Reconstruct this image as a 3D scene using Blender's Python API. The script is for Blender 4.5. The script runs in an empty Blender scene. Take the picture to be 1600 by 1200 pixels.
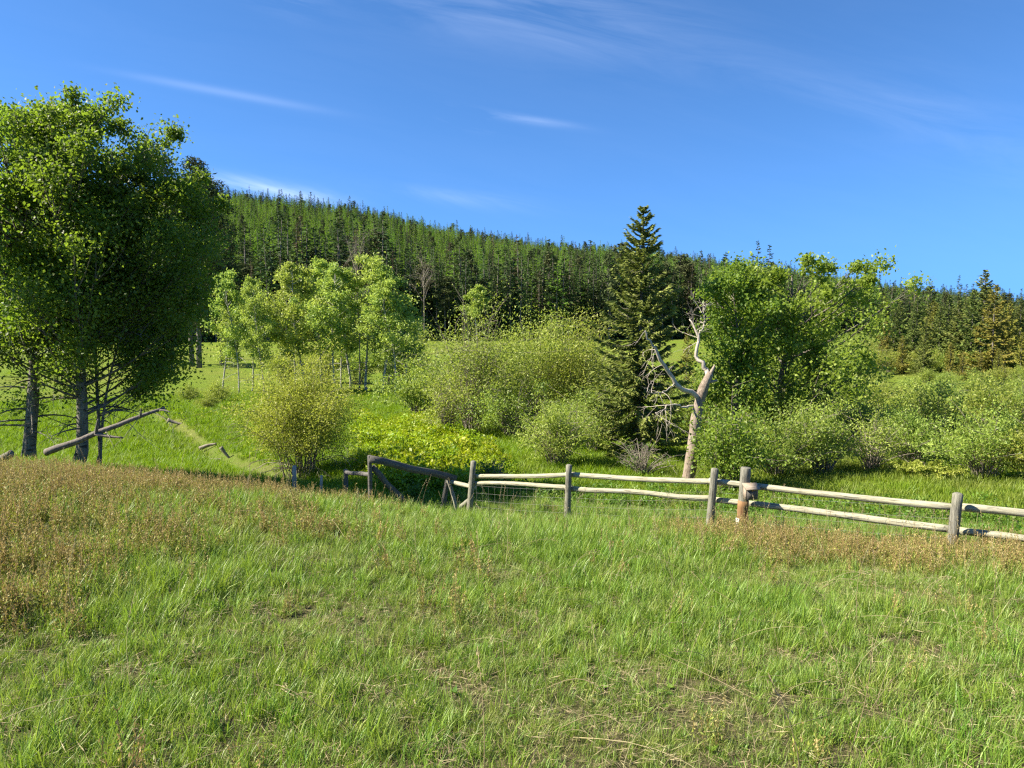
import bpy, math, random
import numpy as np
from mathutils import Vector

random.seed(5)
S = bpy.context.scene
COL = S.collection
R_ = math.radians

# ------------------------------------------------------------------ camera
F = 1142.5            # focal length in pixels of a 1600 px wide picture
PITCH = R_(5.0)
EYE = 1.6
cam_d = bpy.data.cameras.new('camera')
cam = bpy.data.objects.new('camera', cam_d)
COL.objects.link(cam)
cam_d.sensor_width = 36.0
cam_d.lens = 36.0 * F / 1600.0
cam_d.clip_start = 0.05
cam_d.clip_end = 6000.0
cam.location = (0, 0, EYE)
cam.rotation_euler = (R_(90) - PITCH, 0, 0)
S.camera = cam

# ------------------------------------------------------------------ sky, sun, exposure
SUN_EL, SUN_FWD = R_(41), R_(-6)     # sun square at the left, a touch behind the camera
sun_dir = Vector((-math.cos(SUN_EL) * math.cos(SUN_FWD), math.cos(SUN_EL) * math.sin(SUN_FWD), math.sin(SUN_EL)))
W = bpy.data.worlds.new('World')
S.world = W
W.use_nodes = True
nt = W.node_tree
nt.nodes.clear()


def N(nt, typ, **kw):
    n = nt.nodes.new(typ)
    for k, v in kw.items():
        if k == 'ins':
            for kk, vv in v.items():
                n.inputs[kk].default_value = vv
        else:
            setattr(n, k, v)
    return n


def M(nt, op, a, b=None, c=None, clamp=False):
    n = nt.nodes.new('ShaderNodeMath')
    n.operation = op
    n.use_clamp = clamp
    for i, s in enumerate((a, b, c)):
        if s is None:
            continue
        if isinstance(s, (int, float)):
            n.inputs[i].default_value = s
        else:
            nt.links.new(s, n.inputs[i])
    return n.outputs[0]


def MIX(nt, fac, a, b, blend='MIX'):
    n = nt.nodes.new('ShaderNodeMix')
    n.data_type = 'RGBA'
    n.blend_type = blend
    for i, s in ((0, fac), (6, a), (7, b)):
        if isinstance(s, (int, float)):
            n.inputs[i].default_value = s
        elif isinstance(s, (tuple, list)):
            n.inputs[i].default_value = (*s[:3], 1)
        else:
            nt.links.new(s, n.inputs[i])
    return n.outputs[2]


sky = N(nt, 'ShaderNodeTexSky', sky_type='NISHITA', sun_disc=False, sun_elevation=SUN_EL,
        sun_rotation=math.atan2(sun_dir.x, sun_dir.y) % (2 * math.pi), altitude=2600.0,
        air_density=0.75, dust_density=0.0, ozone_density=2.8)
skt = N(nt, 'ShaderNodeTexCoord')
sks = N(nt, 'ShaderNodeSeparateXYZ')
nt.links.new(skt.outputs['Generated'], sks.inputs[0])
skb = N(nt, 'ShaderNodeCombineXYZ')
nt.links.new(sks.outputs[0], skb.inputs[0])
nt.links.new(sks.outputs[1], skb.inputs[1])
nt.links.new(M(nt, 'SQRT', M(nt, 'MULTIPLY_ADD', sks.outputs[2], sks.outputs[2], 0.17 ** 2)), skb.inputs[2])
skn = N(nt, 'ShaderNodeVectorMath', operation='NORMALIZE')
nt.links.new(skb.outputs[0], skn.inputs[0])
nt.links.new(skn.outputs[0], sky.inputs['Vector'])
skyc = MIX(nt, 1.0, sky.outputs[0], (0.61, 0.97, 1.21), 'MULTIPLY')
tc = N(nt, 'ShaderNodeTexCoord')
sep = N(nt, 'ShaderNodeSeparateXYZ')
nt.links.new(tc.outputs['Generated'], sep.inputs[0])
X, Y, Z = sep.outputs
Yc = M(nt, 'MAXIMUM', Y, 0.12)
U_ = M(nt, 'DIVIDE', X, Yc)
V_ = M(nt, 'DIVIDE', Z, Yc)
cmb = N(nt, 'ShaderNodeCombineXYZ')
nt.links.new(M(nt, 'ADD', M(nt, 'MULTIPLY', U_, 2.2), M(nt, 'MULTIPLY', V_, 0.6)), cmb.inputs[0])
nt.links.new(M(nt, 'SUBTRACT', M(nt, 'MULTIPLY', V_, 13.0), M(nt, 'MULTIPLY', U_, -2.6)), cmb.inputs[1])
cn = N(nt, 'ShaderNodeTexNoise', ins={'Scale': 1.7, 'Detail': 7.0, 'Roughness': 0.62, 'Distortion': 0.6})
nt.links.new(cmb.outputs[0], cn.inputs['Vector'])
cnr = N(nt, 'ShaderNodeMapRange', ins={'From Min': 0.38, 'From Max': 0.72})
nt.links.new(cn.outputs[0], cnr.inputs[0])
cloud = None
# thin cirrus streaks: tangent-of-angle end points, half width, strength
for (x0, y0, x1, y1, w, a, pw) in ((540, -25, 1090, 75, 60, 0.10, 1), (205, 128, 520, 184, 6, 0.06, 0), (660, 173, 895, 206, 6, 0.15, 1),
                                   (690, 196, 770, 212, 8, 0.12, 1), (1330, 140, 1640, 275, 45, 0.04, 1), (330, 285, 545, 322, 13, 0.35, 1),
                                   (600, 300, 860, 330, 12, 0.08, 1), (1060, 90, 1420, 200, 40, 0.025, 1), (370, -15, 520, 30, 22, 0.14, 1)):
    a0, b0, a1, b1 = (x0 - 800) / F, (500 - y0) / F, (x1 - 800) / F, (500 - y1) / F
    L = math.hypot(a1 - a0, b1 - b0)
    cx, cy, dx, dy = (a0 + a1) / 2, (b0 + b1) / 2, (a1 - a0) / L, (b1 - b0) / L
    du, dv = M(nt, 'SUBTRACT', U_, cx), M(nt, 'SUBTRACT', V_, cy)
    al = M(nt, 'ADD', M(nt, 'MULTIPLY', du, dx), M(nt, 'MULTIPLY', dv, dy))
    ac = M(nt, 'SUBTRACT', M(nt, 'MULTIPLY', dv, dx), M(nt, 'MULTIPLY', du, dy))
    e = M(nt, 'ADD', M(nt, 'POWER', M(nt, 'ABSOLUTE', M(nt, 'DIVIDE', al, L * 0.45)), 2.6),
          M(nt, 'POWER', M(nt, 'ABSOLUTE', M(nt, 'DIVIDE', ac, w / F)), 2.0))
    g = M(nt, 'MULTIPLY', M(nt, 'EXPONENT', M(nt, 'MULTIPLY', e, -1.0)), a)
    if pw:
        g = M(nt, 'MULTIPLY', g, cnr.outputs[0])
    cloud = g if cloud is None else M(nt, 'ADD', cloud, g)
cloud = M(nt, 'ADD', cloud, M(nt, 'MULTIPLY', cnr.outputs[0], 0.006))
cloud = M(nt, 'MULTIPLY', cloud, M(nt, 'GREATER_THAN', Y, 0.12), clamp=True)
skyc = MIX(nt, cloud, skyc, (8.6, 9.2, 10.6))
bg = N(nt, 'ShaderNodeBackground', ins={'Strength': 0.077})
nt.links.new(skyc, bg.inputs[0])
out = N(nt, 'ShaderNodeOutputWorld')
nt.links.new(bg.outputs[0], out.inputs[0])

sun_l = bpy.data.lights.new('sun', 'SUN')
sun_l.energy = 5.0
sun_l.angle = R_(0.53)
sun_l.color = (1.0, 0.91, 0.75)
sun = bpy.data.objects.new('sun', sun_l)
COL.objects.link(sun)
sun.rotation_euler = sun_dir.to_track_quat('Z', 'Y').to_euler()
sun.location = (-30, 5, 30)

S.view_settings.view_transform = 'Standard'
S.view_settings.look = 'None'
S.view_settings.exposure = 1.55
S.view_settings.gamma = 1.0
S.view_settings.use_curve_mapping = False
S.render.engine = 'CYCLES'
cy = S.cycles
cy.max_bounces = 8
cy.diffuse_bounces = 5
cy.glossy_bounces = 2
cy.transmission_bounces = 4
cy.transparent_max_bounces = 4
cy.caustics_reflective = False
cy.caustics_refractive = False
cy.use_denoising = False
cy.filter_width = 1.3


# ------------------------------------------------------------------ helpers
def ray(px, py):
    cx, cyy = (px - 800) / F, (600 - py) / F
    d = np.array((cx, math.cos(PITCH) + cyy * math.sin(PITCH), -math.sin(PITCH) + cyy * math.cos(PITCH)))
    return d / d[1]


def at(px, py, depth):
    return ray(px, py) * depth + np.array((0, 0, EYE))


def tag(o, label=None, cat=None, group=None, kind=None):
    if label: o['label'] = label
    if cat: o['category'] = cat
    if group: o['group'] = group
    if kind: o['kind'] = kind
    return o


def empty(name, loc=(0, 0, 0), rz=0.0):
    o = bpy.data.objects.new(name, None)
    COL.objects.link(o)
    o.location = loc
    o.rotation_euler = (0, 0, rz)
    o.empty_display_size = 0.2
    return o


class MB:
    """collects vertices, quads and triangles for one mesh"""
    def __init__(self):
        self.v, self.q, self.t, self.qm, self.tm, self.w, self.n = [], [], [], [], [], [], 0

    def add(self, v, quads=None, tris=None, tint=0.5, mi=0):
        v = np.asarray(v, float)
        if quads is not None and len(quads):
            q = np.asarray(quads, int) + self.n
            self.q.append(q); self.qm.append(np.full(len(q), mi))
        if tris is not None and len(tris):
            t = np.asarray(tris, int) + self.n
            self.t.append(t); self.tm.append(np.full(len(t), mi))
        self.v.append(v)
        self.w.append(np.broadcast_to(np.asarray(tint, float), (len(v),)))
        self.n += len(v)

    def tube(self, pts, rad, sides=6, tint=0.5, mi=0, cap=True, rough=0.0, rs=None):
        pts = np.asarray(pts, float)
        n = len(pts)
        rad = np.atleast_1d(np.asarray(rad, float))
        rad = np.interp(np.linspace(0, 1, n), np.linspace(0, 1, len(rad)), rad)
        t = np.gradient(pts, axis=0)
        t /= np.linalg.norm(t, axis=1)[:, None] + 1e-9
        m = t.mean(0)
        ref = np.array((0, 0, 1.0)) if abs(m[2]) < 0.8 * (np.linalg.norm(m) + 1e-9) else np.array((1.0, 0, 0))
        a = np.cross(t, ref); a /= np.linalg.norm(a, axis=1)[:, None] + 1e-9
        b = np.cross(t, a)
        an = np.arange(sides) * 2 * math.pi / sides
        rr = rad[:, None] * np.ones(sides)
        if rough and rs is not None:
            rr = rr * (1 + rough * rs.normal(size=(1, sides)) + rough * 0.6 * rs.normal(size=(n, sides)))
        v = pts[:, None, :] + rr[:, :, None] * (np.cos(an)[None, :, None] * a[:, None, :] + np.sin(an)[None, :, None] * b[:, None, :])
        i, j = np.meshgrid(np.arange(n - 1), np.arange(sides), indexing='ij')
        j2 = (j + 1) % sides
        q = np.stack((i * sides + j, i * sides + j2, (i + 1) * sides + j2, (i + 1) * sides + j), -1).reshape(-1, 4)
        V = v.reshape(-1, 3)
        tr = None
        if cap:
            c0, c1 = len(V), len(V) + 1
            V = np.vstack((V, pts[0], pts[-1]))
            k = np.arange(sides); k2 = (k + 1) % sides
            tr = np.vstack((np.stack((k2, k, np.full(sides, c0)), 1), np.stack(((n - 1) * sides + k, (n - 1) * sides + k2, np.full(sides, c1)), 1)))
        self.add(V, q, tr, tint, mi)

    def kites(self, c, axis, nrm, length, width, tint, fold=0.12, mi=0):
        """leaf blades: four corners, folded along the midrib"""
        n = len(c)
        axis = axis / (np.linalg.norm(axis, axis=1)[:, None] + 1e-9)
        s = np.cross(axis, nrm); s /= np.linalg.norm(s, axis=1)[:, None] + 1e-9
        nn = np.cross(s, axis)
        L = np.broadcast_to(length, (n,))[:, None]; Wd = np.broadcast_to(width, (n,))[:, None]
        p0 = c - axis * L * 0.5
        p2 = c + axis * L * 0.5
        m = c - axis * L * 0.06 + nn * Wd * fold
        p1, p3 = m + s * Wd * 0.5, m - s * Wd * 0.5
        V = np.stack((p0, p1, p2, p3), 1).reshape(-1, 3)
        k = np.arange(n)[:, None] * 4
        T = np.vstack((k + np.array((0, 1, 2)), k + np.array((0, 2, 3))))
        self.add(V, None, T, np.repeat(np.broadcast_to(tint, (n,)), 4), mi)

    def box(self, c, ax, ay, az, hx, hy, hz, tint=0.5, mi=0):
        c, ax, ay, az = (np.asarray(k, float) for k in (c, ax, ay, az))
        V = [c + ax * hx * i + ay * hy * j + az * hz * k for k in (-1, 1) for j in (-1, 1) for i in (-1, 1)]
        Q = [(0, 2, 3, 1), (4, 5, 7, 6), (0, 1, 5, 4), (2, 6, 7, 3), (0, 4, 6, 2), (1, 3, 7, 5)]
        self.add(V, Q, None, tint, mi)

    def mesh(self, name, mats, smooth=False):
        me = bpy.data.meshes.new(name)
        V = np.vstack(self.v) if self.v else np.zeros((0, 3))
        Q = np.vstack(self.q) if self.q else np.zeros((0, 4), int)
        T = np.vstack(self.t) if self.t else np.zeros((0, 3), int)
        me.vertices.add(len(V)); me.vertices.foreach_set('co', V.astype(np.float32).ravel())
        me.loops.add(len(Q) * 4 + len(T) * 3)
        me.loops.foreach_set('vertex_index', np.concatenate((Q.ravel(), T.ravel())).astype(np.int32))
        me.polygons.add(len(Q) + len(T))
        st = np.concatenate((np.arange(len(Q)) * 4, len(Q) * 4 + np.arange(len(T)) * 3)).astype(np.int32)
        me.polygons.foreach_set('loop_start', st)
        mi = np.concatenate([np.concatenate(k) if k else np.zeros(0) for k in (self.qm, self.tm)]).astype(np.int32)
        for m in (mats if isinstance(mats, (list, tuple)) else [mats]):
            me.materials.append(m)
        me.polygons.foreach_set('material_index', mi)
        if smooth:
            me.polygons.foreach_set('use_smooth', np.ones(len(mi), bool))
        at_ = me.attributes.new('tint', 'FLOAT', 'POINT')
        at_.data.foreach_set('value', np.concatenate(self.w).astype(np.float32))
        me.update(calc_edges=True)
        return me

    def build(self, name, mats, parent=None, smooth=False):
        o = bpy.data.objects.new(name, self.mesh(name, mats, smooth))
        COL.objects.link(o)
        if parent is not None:
            o.parent = parent
        return o


def unit(rs, n):
    v = rs.normal(size=(n, 3))
    return v / np.linalg.norm(v, axis=1)[:, None]


def dup(o, parent=None):
    c = o.copy()
    COL.objects.link(c)
    if parent is not None:
        c.parent = parent
    for ch in list(o.children):
        dup(ch, c)
    return c


# ------------------------------------------------------------------ materials
def new_mat(name):
    m = bpy.data.materials.new(name)
    m.use_nodes = True
    t = m.node_tree
    t.nodes.clear()
    return m, t, t.nodes.new('ShaderNodeOutputMaterial')


def leaf_mat(name, dark, light, trans, tf=0.35, rough=0.5, spec=0.35, var=0.18, huev=0.02, patch=None):
    """foliage: leaf-to-leaf tint, plant-to-plant variation, light passing through"""
    m, t, o = new_mat(name)
    a = N(t, 'ShaderNodeAttribute', attribute_name='tint')
    c = MIX(t, a.outputs['Fac'], dark, light)
    oi = N(t, 'ShaderNodeObjectInfo')
    hs = N(t, 'ShaderNodeHueSaturation')
    t.links.new(M(t, 'MULTIPLY_ADD', oi.outputs['Random'], 2 * huev, 0.5 - huev), hs.inputs['Hue'])
    r2 = M(t, 'FRACT', M(t, 'MULTIPLY', oi.outputs['Random'], 7.31))
    t.links.new(M(t, 'MULTIPLY_ADD', r2, 2 * var, 1 - var), hs.inputs['Value'])
    if patch is not None:
        pa = N(t, 'ShaderNodeAttribute', attribute_name='patch', attribute_type='INSTANCER')
        c = MIX(t, pa.outputs['Fac'], c, patch)
    t.links.new(c, hs.inputs['Color'])
    p = N(t, 'ShaderNodeBsdfPrincipled', ins={'Roughness': rough, 'Specular IOR Level': spec})
    t.links.new(hs.outputs[0], p.inputs['Base Color'])
    tr = N(t, 'ShaderNodeBsdfTranslucent')
    tcol = MIX(t, 0.55, hs.outputs[0], trans)
    t.links.new(tcol, tr.inputs[0])
    mx = N(t, 'ShaderNodeMixShader', ins={0: tf})
    t.links.new(p.outputs[0], mx.inputs[1]); t.links.new(tr.outputs[0], mx.inputs[2])
    t.links.new(mx.outputs[0], o.inputs[0])
    return m


def wood_mat(name, a, b, c, scale=(6, 6, 1.2), rough=0.85, bump=0.5, marks=None, crack=None):
    """bark or weathered wood: stretched grain, blotches, fine relief"""
    m, t, o = new_mat(name)
    tc = N(t, 'ShaderNodeTexCoord')
    mp = N(t, 'ShaderNodeMapping'); mp.inputs['Scale'].default_value = scale
    t.links.new(tc.outputs['Object'], mp.inputs[0])
    oi = N(t, 'ShaderNodeObjectInfo')
    cb = N(t, 'ShaderNodeCombineXYZ')
    for q, f in enumerate((37.0, 91.0, 53.0)):
        t.links.new(M(t, 'MULTIPLY', oi.outputs['Random'], f), cb.inputs[q])
    t.links.new(cb.outputs[0], mp.inputs['Location'])
    n1 = N(t, 'ShaderNodeTexNoise', ins={'Scale': 4.0, 'Detail': 8.0, 'Roughness': 0.7})
    t.links.new(mp.outputs[0], n1.inputs['Vector'])
    n2 = N(t, 'ShaderNodeTexNoise', ins={'Scale': 1.6, 'Detail': 3.0})
    t.links.new(tc.outputs['Object'], n2.inputs['Vector'])
    r1 = N(t, 'ShaderNodeMapRange', ins={'From Min': 0.35, 'From Max': 0.65}); t.links.new(n1.outputs[0], r1.inputs[0])
    r2 = N(t, 'ShaderNodeMapRange', ins={'From Min': 0.45, 'From Max': 0.62}); t.links.new(n2.outputs[0], r2.inputs[0])
    col = MIX(t, r1.outputs[0], a, b)
    col = MIX(t, r2.outputs[0], col, MIX(t, r1.outputs[0], c, b))
    if crack:
        n4 = N(t, 'ShaderNodeTexNoise', ins={'Scale': 9.0, 'Detail': 3.0})
        t.links.new(mp.outputs[0], n4.inputs['Vector'])
        r4 = N(t, 'ShaderNodeMapRange', ins={'From Min': 0.57, 'From Max': 0.64}); t.links.new(n4.outputs[0], r4.inputs[0])
        n5 = N(t, 'ShaderNodeTexVoronoi', ins={'Scale': 2.3})
        t.links.new(tc.outputs['Object'], n5.inputs['Vector'])
        r5 = N(t, 'ShaderNodeMapRange', ins={'From Min': 0.10, 'From Max': 0.05}); t.links.new(n5.outputs['Distance'], r5.inputs[0])
        col = MIX(t, M(t, 'MULTIPLY', M(t, 'MAXIMUM', r4.outputs[0], r5.outputs[0]), 0.8), col, crack)
    if marks:
        mp2 = N(t, 'ShaderNodeMapping'); mp2.inputs['Scale'].default_value = (2.5, 2.5, 9)
        t.links.new(tc.outputs['Object'], mp2.inputs[0])
        n3 = N(t, 'ShaderNodeTexNoise', ins={'Scale': 2.2, 'Detail': 4.0})
        t.links.new(mp2.outputs[0], n3.inputs['Vector'])
        r3 = N(t, 'ShaderNodeMapRange', ins={'From Min': 0.55, 'From Max': 0.62}); t.links.new(n3.outputs[0], r3.inputs[0])
        col = MIX(t, r3.outputs[0], col, marks)
    p = N(t, 'ShaderNodeBsdfPrincipled', ins={'Roughness': rough, 'Specular IOR Level': 0.2})
    t.links.new(col, p.inputs['Base Color'])
    bp = N(t, 'ShaderNodeBump', ins={'Strength': bump, 'Distance': 0.02})
    t.links.new(n1.outputs[0], bp.inputs['Height']); t.links.new(bp.outputs[0], p.inputs['Normal'])
    t.links.new(p.outputs[0], o.inputs[0])
    return m


def plain_mat(name, c, rough=0.7, metal=0.0):
    m, t, o = new_mat(name)
    n = N(t, 'ShaderNodeTexNoise', ins={'Scale': 30.0, 'Detail': 4.0})
    p = N(t, 'ShaderNodeBsdfPrincipled', ins={'Roughness': rough, 'Metallic': metal})
    t.links.new(MIX(t, n.outputs[0], tuple(k * 0.7 for k in c), tuple(k * 1.25 for k in c)), p.inputs['Base Color'])
    t.links.new(p.outputs[0], o.inputs[0])
    return m


MT = {}
MT['aspen'] = leaf_mat('aspen_leaves', (0.055, 0.105, 0.014), (0.150, 0.235, 0.030), (0.36, 0.55, 0.03), 0.45)
MT['aspen_far'] = leaf_mat('pale_aspen_leaves', (0.19, 0.27, 0.045), (0.39, 0.47, 0.105), (0.52, 0.66, 0.08), 0.46, var=0.12)
MT['cotton'] = leaf_mat('cottonwood_leaves', (0.10, 0.170, 0.020), (0.26, 0.345, 0.045), (0.38, 0.54, 0.04), 0.44)
MT['willow'] = leaf_mat('willow_leaves', (0.145, 0.205, 0.030), (0.350, 0.410, 0.080), (0.46, 0.58, 0.05), 0.42, huev=0.025)
MT['yellow'] = leaf_mat('yellow_shrub_leaves', (0.20, 0.25, 0.03), (0.44, 0.48, 0.085), (0.52, 0.62, 0.06), 0.45)
MT['lowshrub'] = leaf_mat('low_shrub_leaves', (0.15, 0.23, 0.008), (0.34, 0.42, 0.012), (0.44, 0.58, 0.01), 0.36, var=0.28, huev=0.03)
MT['weed'] = leaf_mat('weed_leaves', (0.07, 0.145, 0.014), (0.16, 0.26, 0.028), (0.24, 0.40, 0.02), 0.34)
MT['spruce'] = leaf_mat('spruce_needles', (0.070, 0.100, 0.022), (0.180, 0.210, 0.050), (0.12, 0.16, 0.02), 0.18, rough=0.7, spec=0.12)
MT['spruce_hero'] = leaf_mat('lone_spruce_needles', (0.105, 0.150, 0.032), (0.320, 0.370, 0.095), (0.20, 0.26, 0.02), 0.2, rough=0.65, spec=0.15)
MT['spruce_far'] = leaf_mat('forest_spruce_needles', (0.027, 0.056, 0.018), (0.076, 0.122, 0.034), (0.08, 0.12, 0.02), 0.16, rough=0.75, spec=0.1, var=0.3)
MT['spruce_brown'] = leaf_mat('dying_spruce_needles', (0.065, 0.060, 0.030), (0.150, 0.125, 0.060), (0.09, 0.07, 0.02), 0.14, rough=0.75, spec=0.1, var=0.2)
MT['spruce_gold'] = leaf_mat('golden_spruce_needles', (0.13, 0.140, 0.024), (0.30, 0.295, 0.055), (0.3, 0.28, 0.02), 0.2, rough=0.7, spec=0.12)
MT['larch'] = leaf_mat('larch_needles', (0.100, 0.200, 0.024), (0.220, 0.350, 0.046), (0.28, 0.48, 0.03), 0.32, rough=0.75, spec=0.1, var=0.25)
MT['pine'] = leaf_mat('pine_needles', (0.045, 0.064, 0.024), (0.105, 0.125, 0.045), (0.06, 0.06, 0.03), 0.14, rough=0.75, spec=0.1, var=0.2)
MT['bark_dark'] = wood_mat('dark_bark', (0.07, 0.06, 0.05), (0.20, 0.18, 0.155), (0.12, 0.10, 0.08))
MT['bark_aspen'] = wood_mat('aspen_bark', (0.30, 0.29, 0.25), (0.46, 0.44, 0.39), (0.24, 0.23, 0.19), marks=(0.05, 0.045, 0.04))
MT['bark_big'] = wood_mat('old_aspen_bark', (0.085, 0.075, 0.06), (0.23, 0.215, 0.18), (0.13, 0.115, 0.09), marks=(0.05, 0.045, 0.035))
MT['stem'] = wood_mat('grey_stems', (0.13, 0.11, 0.09), (0.30, 0.26, 0.21), (0.20, 0.17, 0.13))
MT['dead'] = wood_mat('bleached_wood', (0.29, 0.25, 0.20), (0.56, 0.50, 0.42), (0.38, 0.32, 0.26), scale=(9, 9, 1.5))
MT['deadbark'] = wood_mat('red_brown_bark', (0.105, 0.080, 0.060), (0.36, 0.285, 0.22), (0.27, 0.235, 0.20), scale=(10, 10, 2), bump=1.0)
MT['rail'] = wood_mat('pale_rail_wood', (0.27, 0.255, 0.17), (0.47, 0.45, 0.32), (0.25, 0.235, 0.185), scale=(0.5, 9, 9), bump=0.9, crack=(0.07, 0.06, 0.045))
MT['post'] = wood_mat('grey_post_wood', (0.10, 0.095, 0.08), (0.27, 0.26, 0.21), (0.19, 0.19, 0.13), scale=(12, 12, 0.8), bump=0.9, crack=(0.035, 0.032, 0.026))
MT['shadewood'] = wood_mat('shade_dark_wood', (0.055, 0.052, 0.048), (0.16, 0.15, 0.135), (0.09, 0.085, 0.08), scale=(1, 12, 12))  # shade on the old gate and box front is put into this colour
MT['orangewood'] = wood_mat('orange_weathered_wood', (0.12, 0.065, 0.03), (0.31, 0.18, 0.085), (0.20, 0.13, 0.08), scale=(14, 14, 1.2))
MT['boxwood'] = wood_mat('box_wood', (0.22, 0.175, 0.13), (0.38, 0.31, 0.24), (0.27, 0.21, 0.155), scale=(3, 12, 12))
MT['white'] = plain_mat('white_paint', (0.74, 0.74, 0.72))
MT['paleblue'] = plain_mat('pale_plastic', (0.36, 0.33, 0.28))
MT['orange'] = plain_mat('orange_paint', (0.62, 0.30, 0.06))
MT['wire'] = plain_mat('galvanised_wire', (0.22, 0.22, 0.20), 0.7, 0.0)

# ------------------------------------------------------------------ terrain
CP = np.array([  # x, y, height below the eye : the near bank and the valley foot
    (0, 0, -1.6), (0, 4, -2.22), (-4, 5, -2.12), (4, 5, -2.45), (-3, 0, -1.5), (3, 0, -1.65), (0, -10, -.4), (-10, -10, -.3), (10, -10, -.6), (0, -25, .3), (-25, -20, .3), (25, -20, 0),
    (-9, 5, -1.9), (9, 4, -2.3), (-15, 6, -1.7), (15, 5, -2.2), (-8.6, 12.4, -2.60), (-6.8, 12.4, -2.86), (-5, 12.3, -3.02), (-3.2, 12.9, -3.42), (-1.9, 14.3, -4.0), (-0.81, 15.5, -4.22), (1.1, 14, -3.95), (3.39, 12.5, -3.62),
    (6.34, 10.5, -3.42), (9.5, 9, -3.2), (4, 8, -2.95), (1, 9, -2.95), (-2.5, 9, -2.5), (-6, 8.5, -2.15), (7, 7, -2.75), (-14, 13, -2.2), (14, 9, -3.0),
    (6, 16, -4.42), (3.5, 17.5, -4.6), (8, 22, -4.85), (5.3, 22, -4.95), (0, 19, -4.6), (-3, 18, -4.55), (-6, 18, -4.25), (-12, 18.5, -3.8), (-20, 19, -3.4), (14, 16, -4.2), (20, 20, -4.6), (-10, 22, -4.7),
    (-14, 25, -5.0), (-22, 28, -5.1), (-3, 24, -5.0), (0, 27, -5.05), (5, 30, -5.35), (12, 30, -5.3), (24, 32, -5.3), (-6, 34, -5.4), (-20, 42, -5.6), (0, 44, -5.6), (20, 46, -5.6), (40, 46, -5.5), (-40, 44, -5.6),
    (0, 62, -5.9), (-35, 62, -5.9), (35, 62, -5.9), (60, 30, -5.2), (-50, 20, -4.4), (60, 5, -3), (-50, 0, -1.2), (50, -20, -.5), (-50, -30, .3), (0, -60, .4)], float)


def _phi(r2):
    return 0.5 * r2 * np.log(r2 + 1e-9)


_n = len(CP)
_K = _phi(((CP[:, None, :2] - CP[None, :, :2]) ** 2).sum(-1)) + np.eye(_n) * 0.35
_P = np.hstack((np.ones((_n, 1)), CP[:, :2]))
_A = np.block([[_K, _P], [_P.T, np.zeros((3, 3))]])
_wt = np.linalg.solve(_A, np.concatenate((CP[:, 2], np.zeros(3))))
SKX = np.array((-2200, -700, 0, 150, 340, 400, 500, 600, 660, 750, 850, 950, 1040, 1100, 1200, 1300, 1400, 1500, 1600, 2000, 2600), float)
SKY = np.array((380, 305, 291, 294, 303, 306, 321, 335, 354, 371, 384, 389, 399, 409, 421, 436, 452, 465, 477, 492, 508), float)


def vnoise(x, y, sc, seed=0):
    """cheap smooth noise from rotated sines, about -1..1"""
    r = np.random.default_rng(seed)
    o = np.zeros_like(np.asarray(x, float))
    for k in range(7):
        a = r.uniform(0, 6.283); f = (0.6 + 0.35 * k) / sc
        o += np.sin((x * math.cos(a) + y * math.sin(a)) * f * 6.283 + r.uniform(0, 6.283) + 1.3 * np.sin((x * math.sin(a) - y * math.cos(a)) * f * 3 + k)) / (1 + 0.35 * k)
    return o / 3.2


FOOT_PX, FOOT_R = (-1e4, 950, 1150, 1400, 1600, 2000, 1e4), (232, 232, 265, 370, 460, 520, 520)
RID_PX, RID_R = (-1e4, 950, 1600, 1e4), (640, 640, 790, 790)


def foot_ridge(ang):
    px = 800 + F * np.tan(np.clip(ang, -1.15, 1.15))
    return np.interp(px, FOOT_PX, FOOT_R) + 8 * np.sin(ang * 9), np.interp(px, RID_PX, RID_R)


CREEK = np.array([(-24, 47), (-19.5, 41), (-16.2, 36), (-13.2, 31), (-10.6, 27.5), (-8.2, 24.5), (-6.2, 22.0)], float)


def creek_dist(x, y):
    d = np.full(np.shape(x), 1e9)
    for a, b in zip(CREEK[:-1], CREEK[1:]):
        ab = b - a
        t = np.clip(((x - a[0]) * ab[0] + (y - a[1]) * ab[1]) / (ab @ ab), 0, 1)
        d = np.minimum(d, np.hypot(x - a[0] - t * ab[0], y - a[1] - t * ab[1]))
    return d


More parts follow.
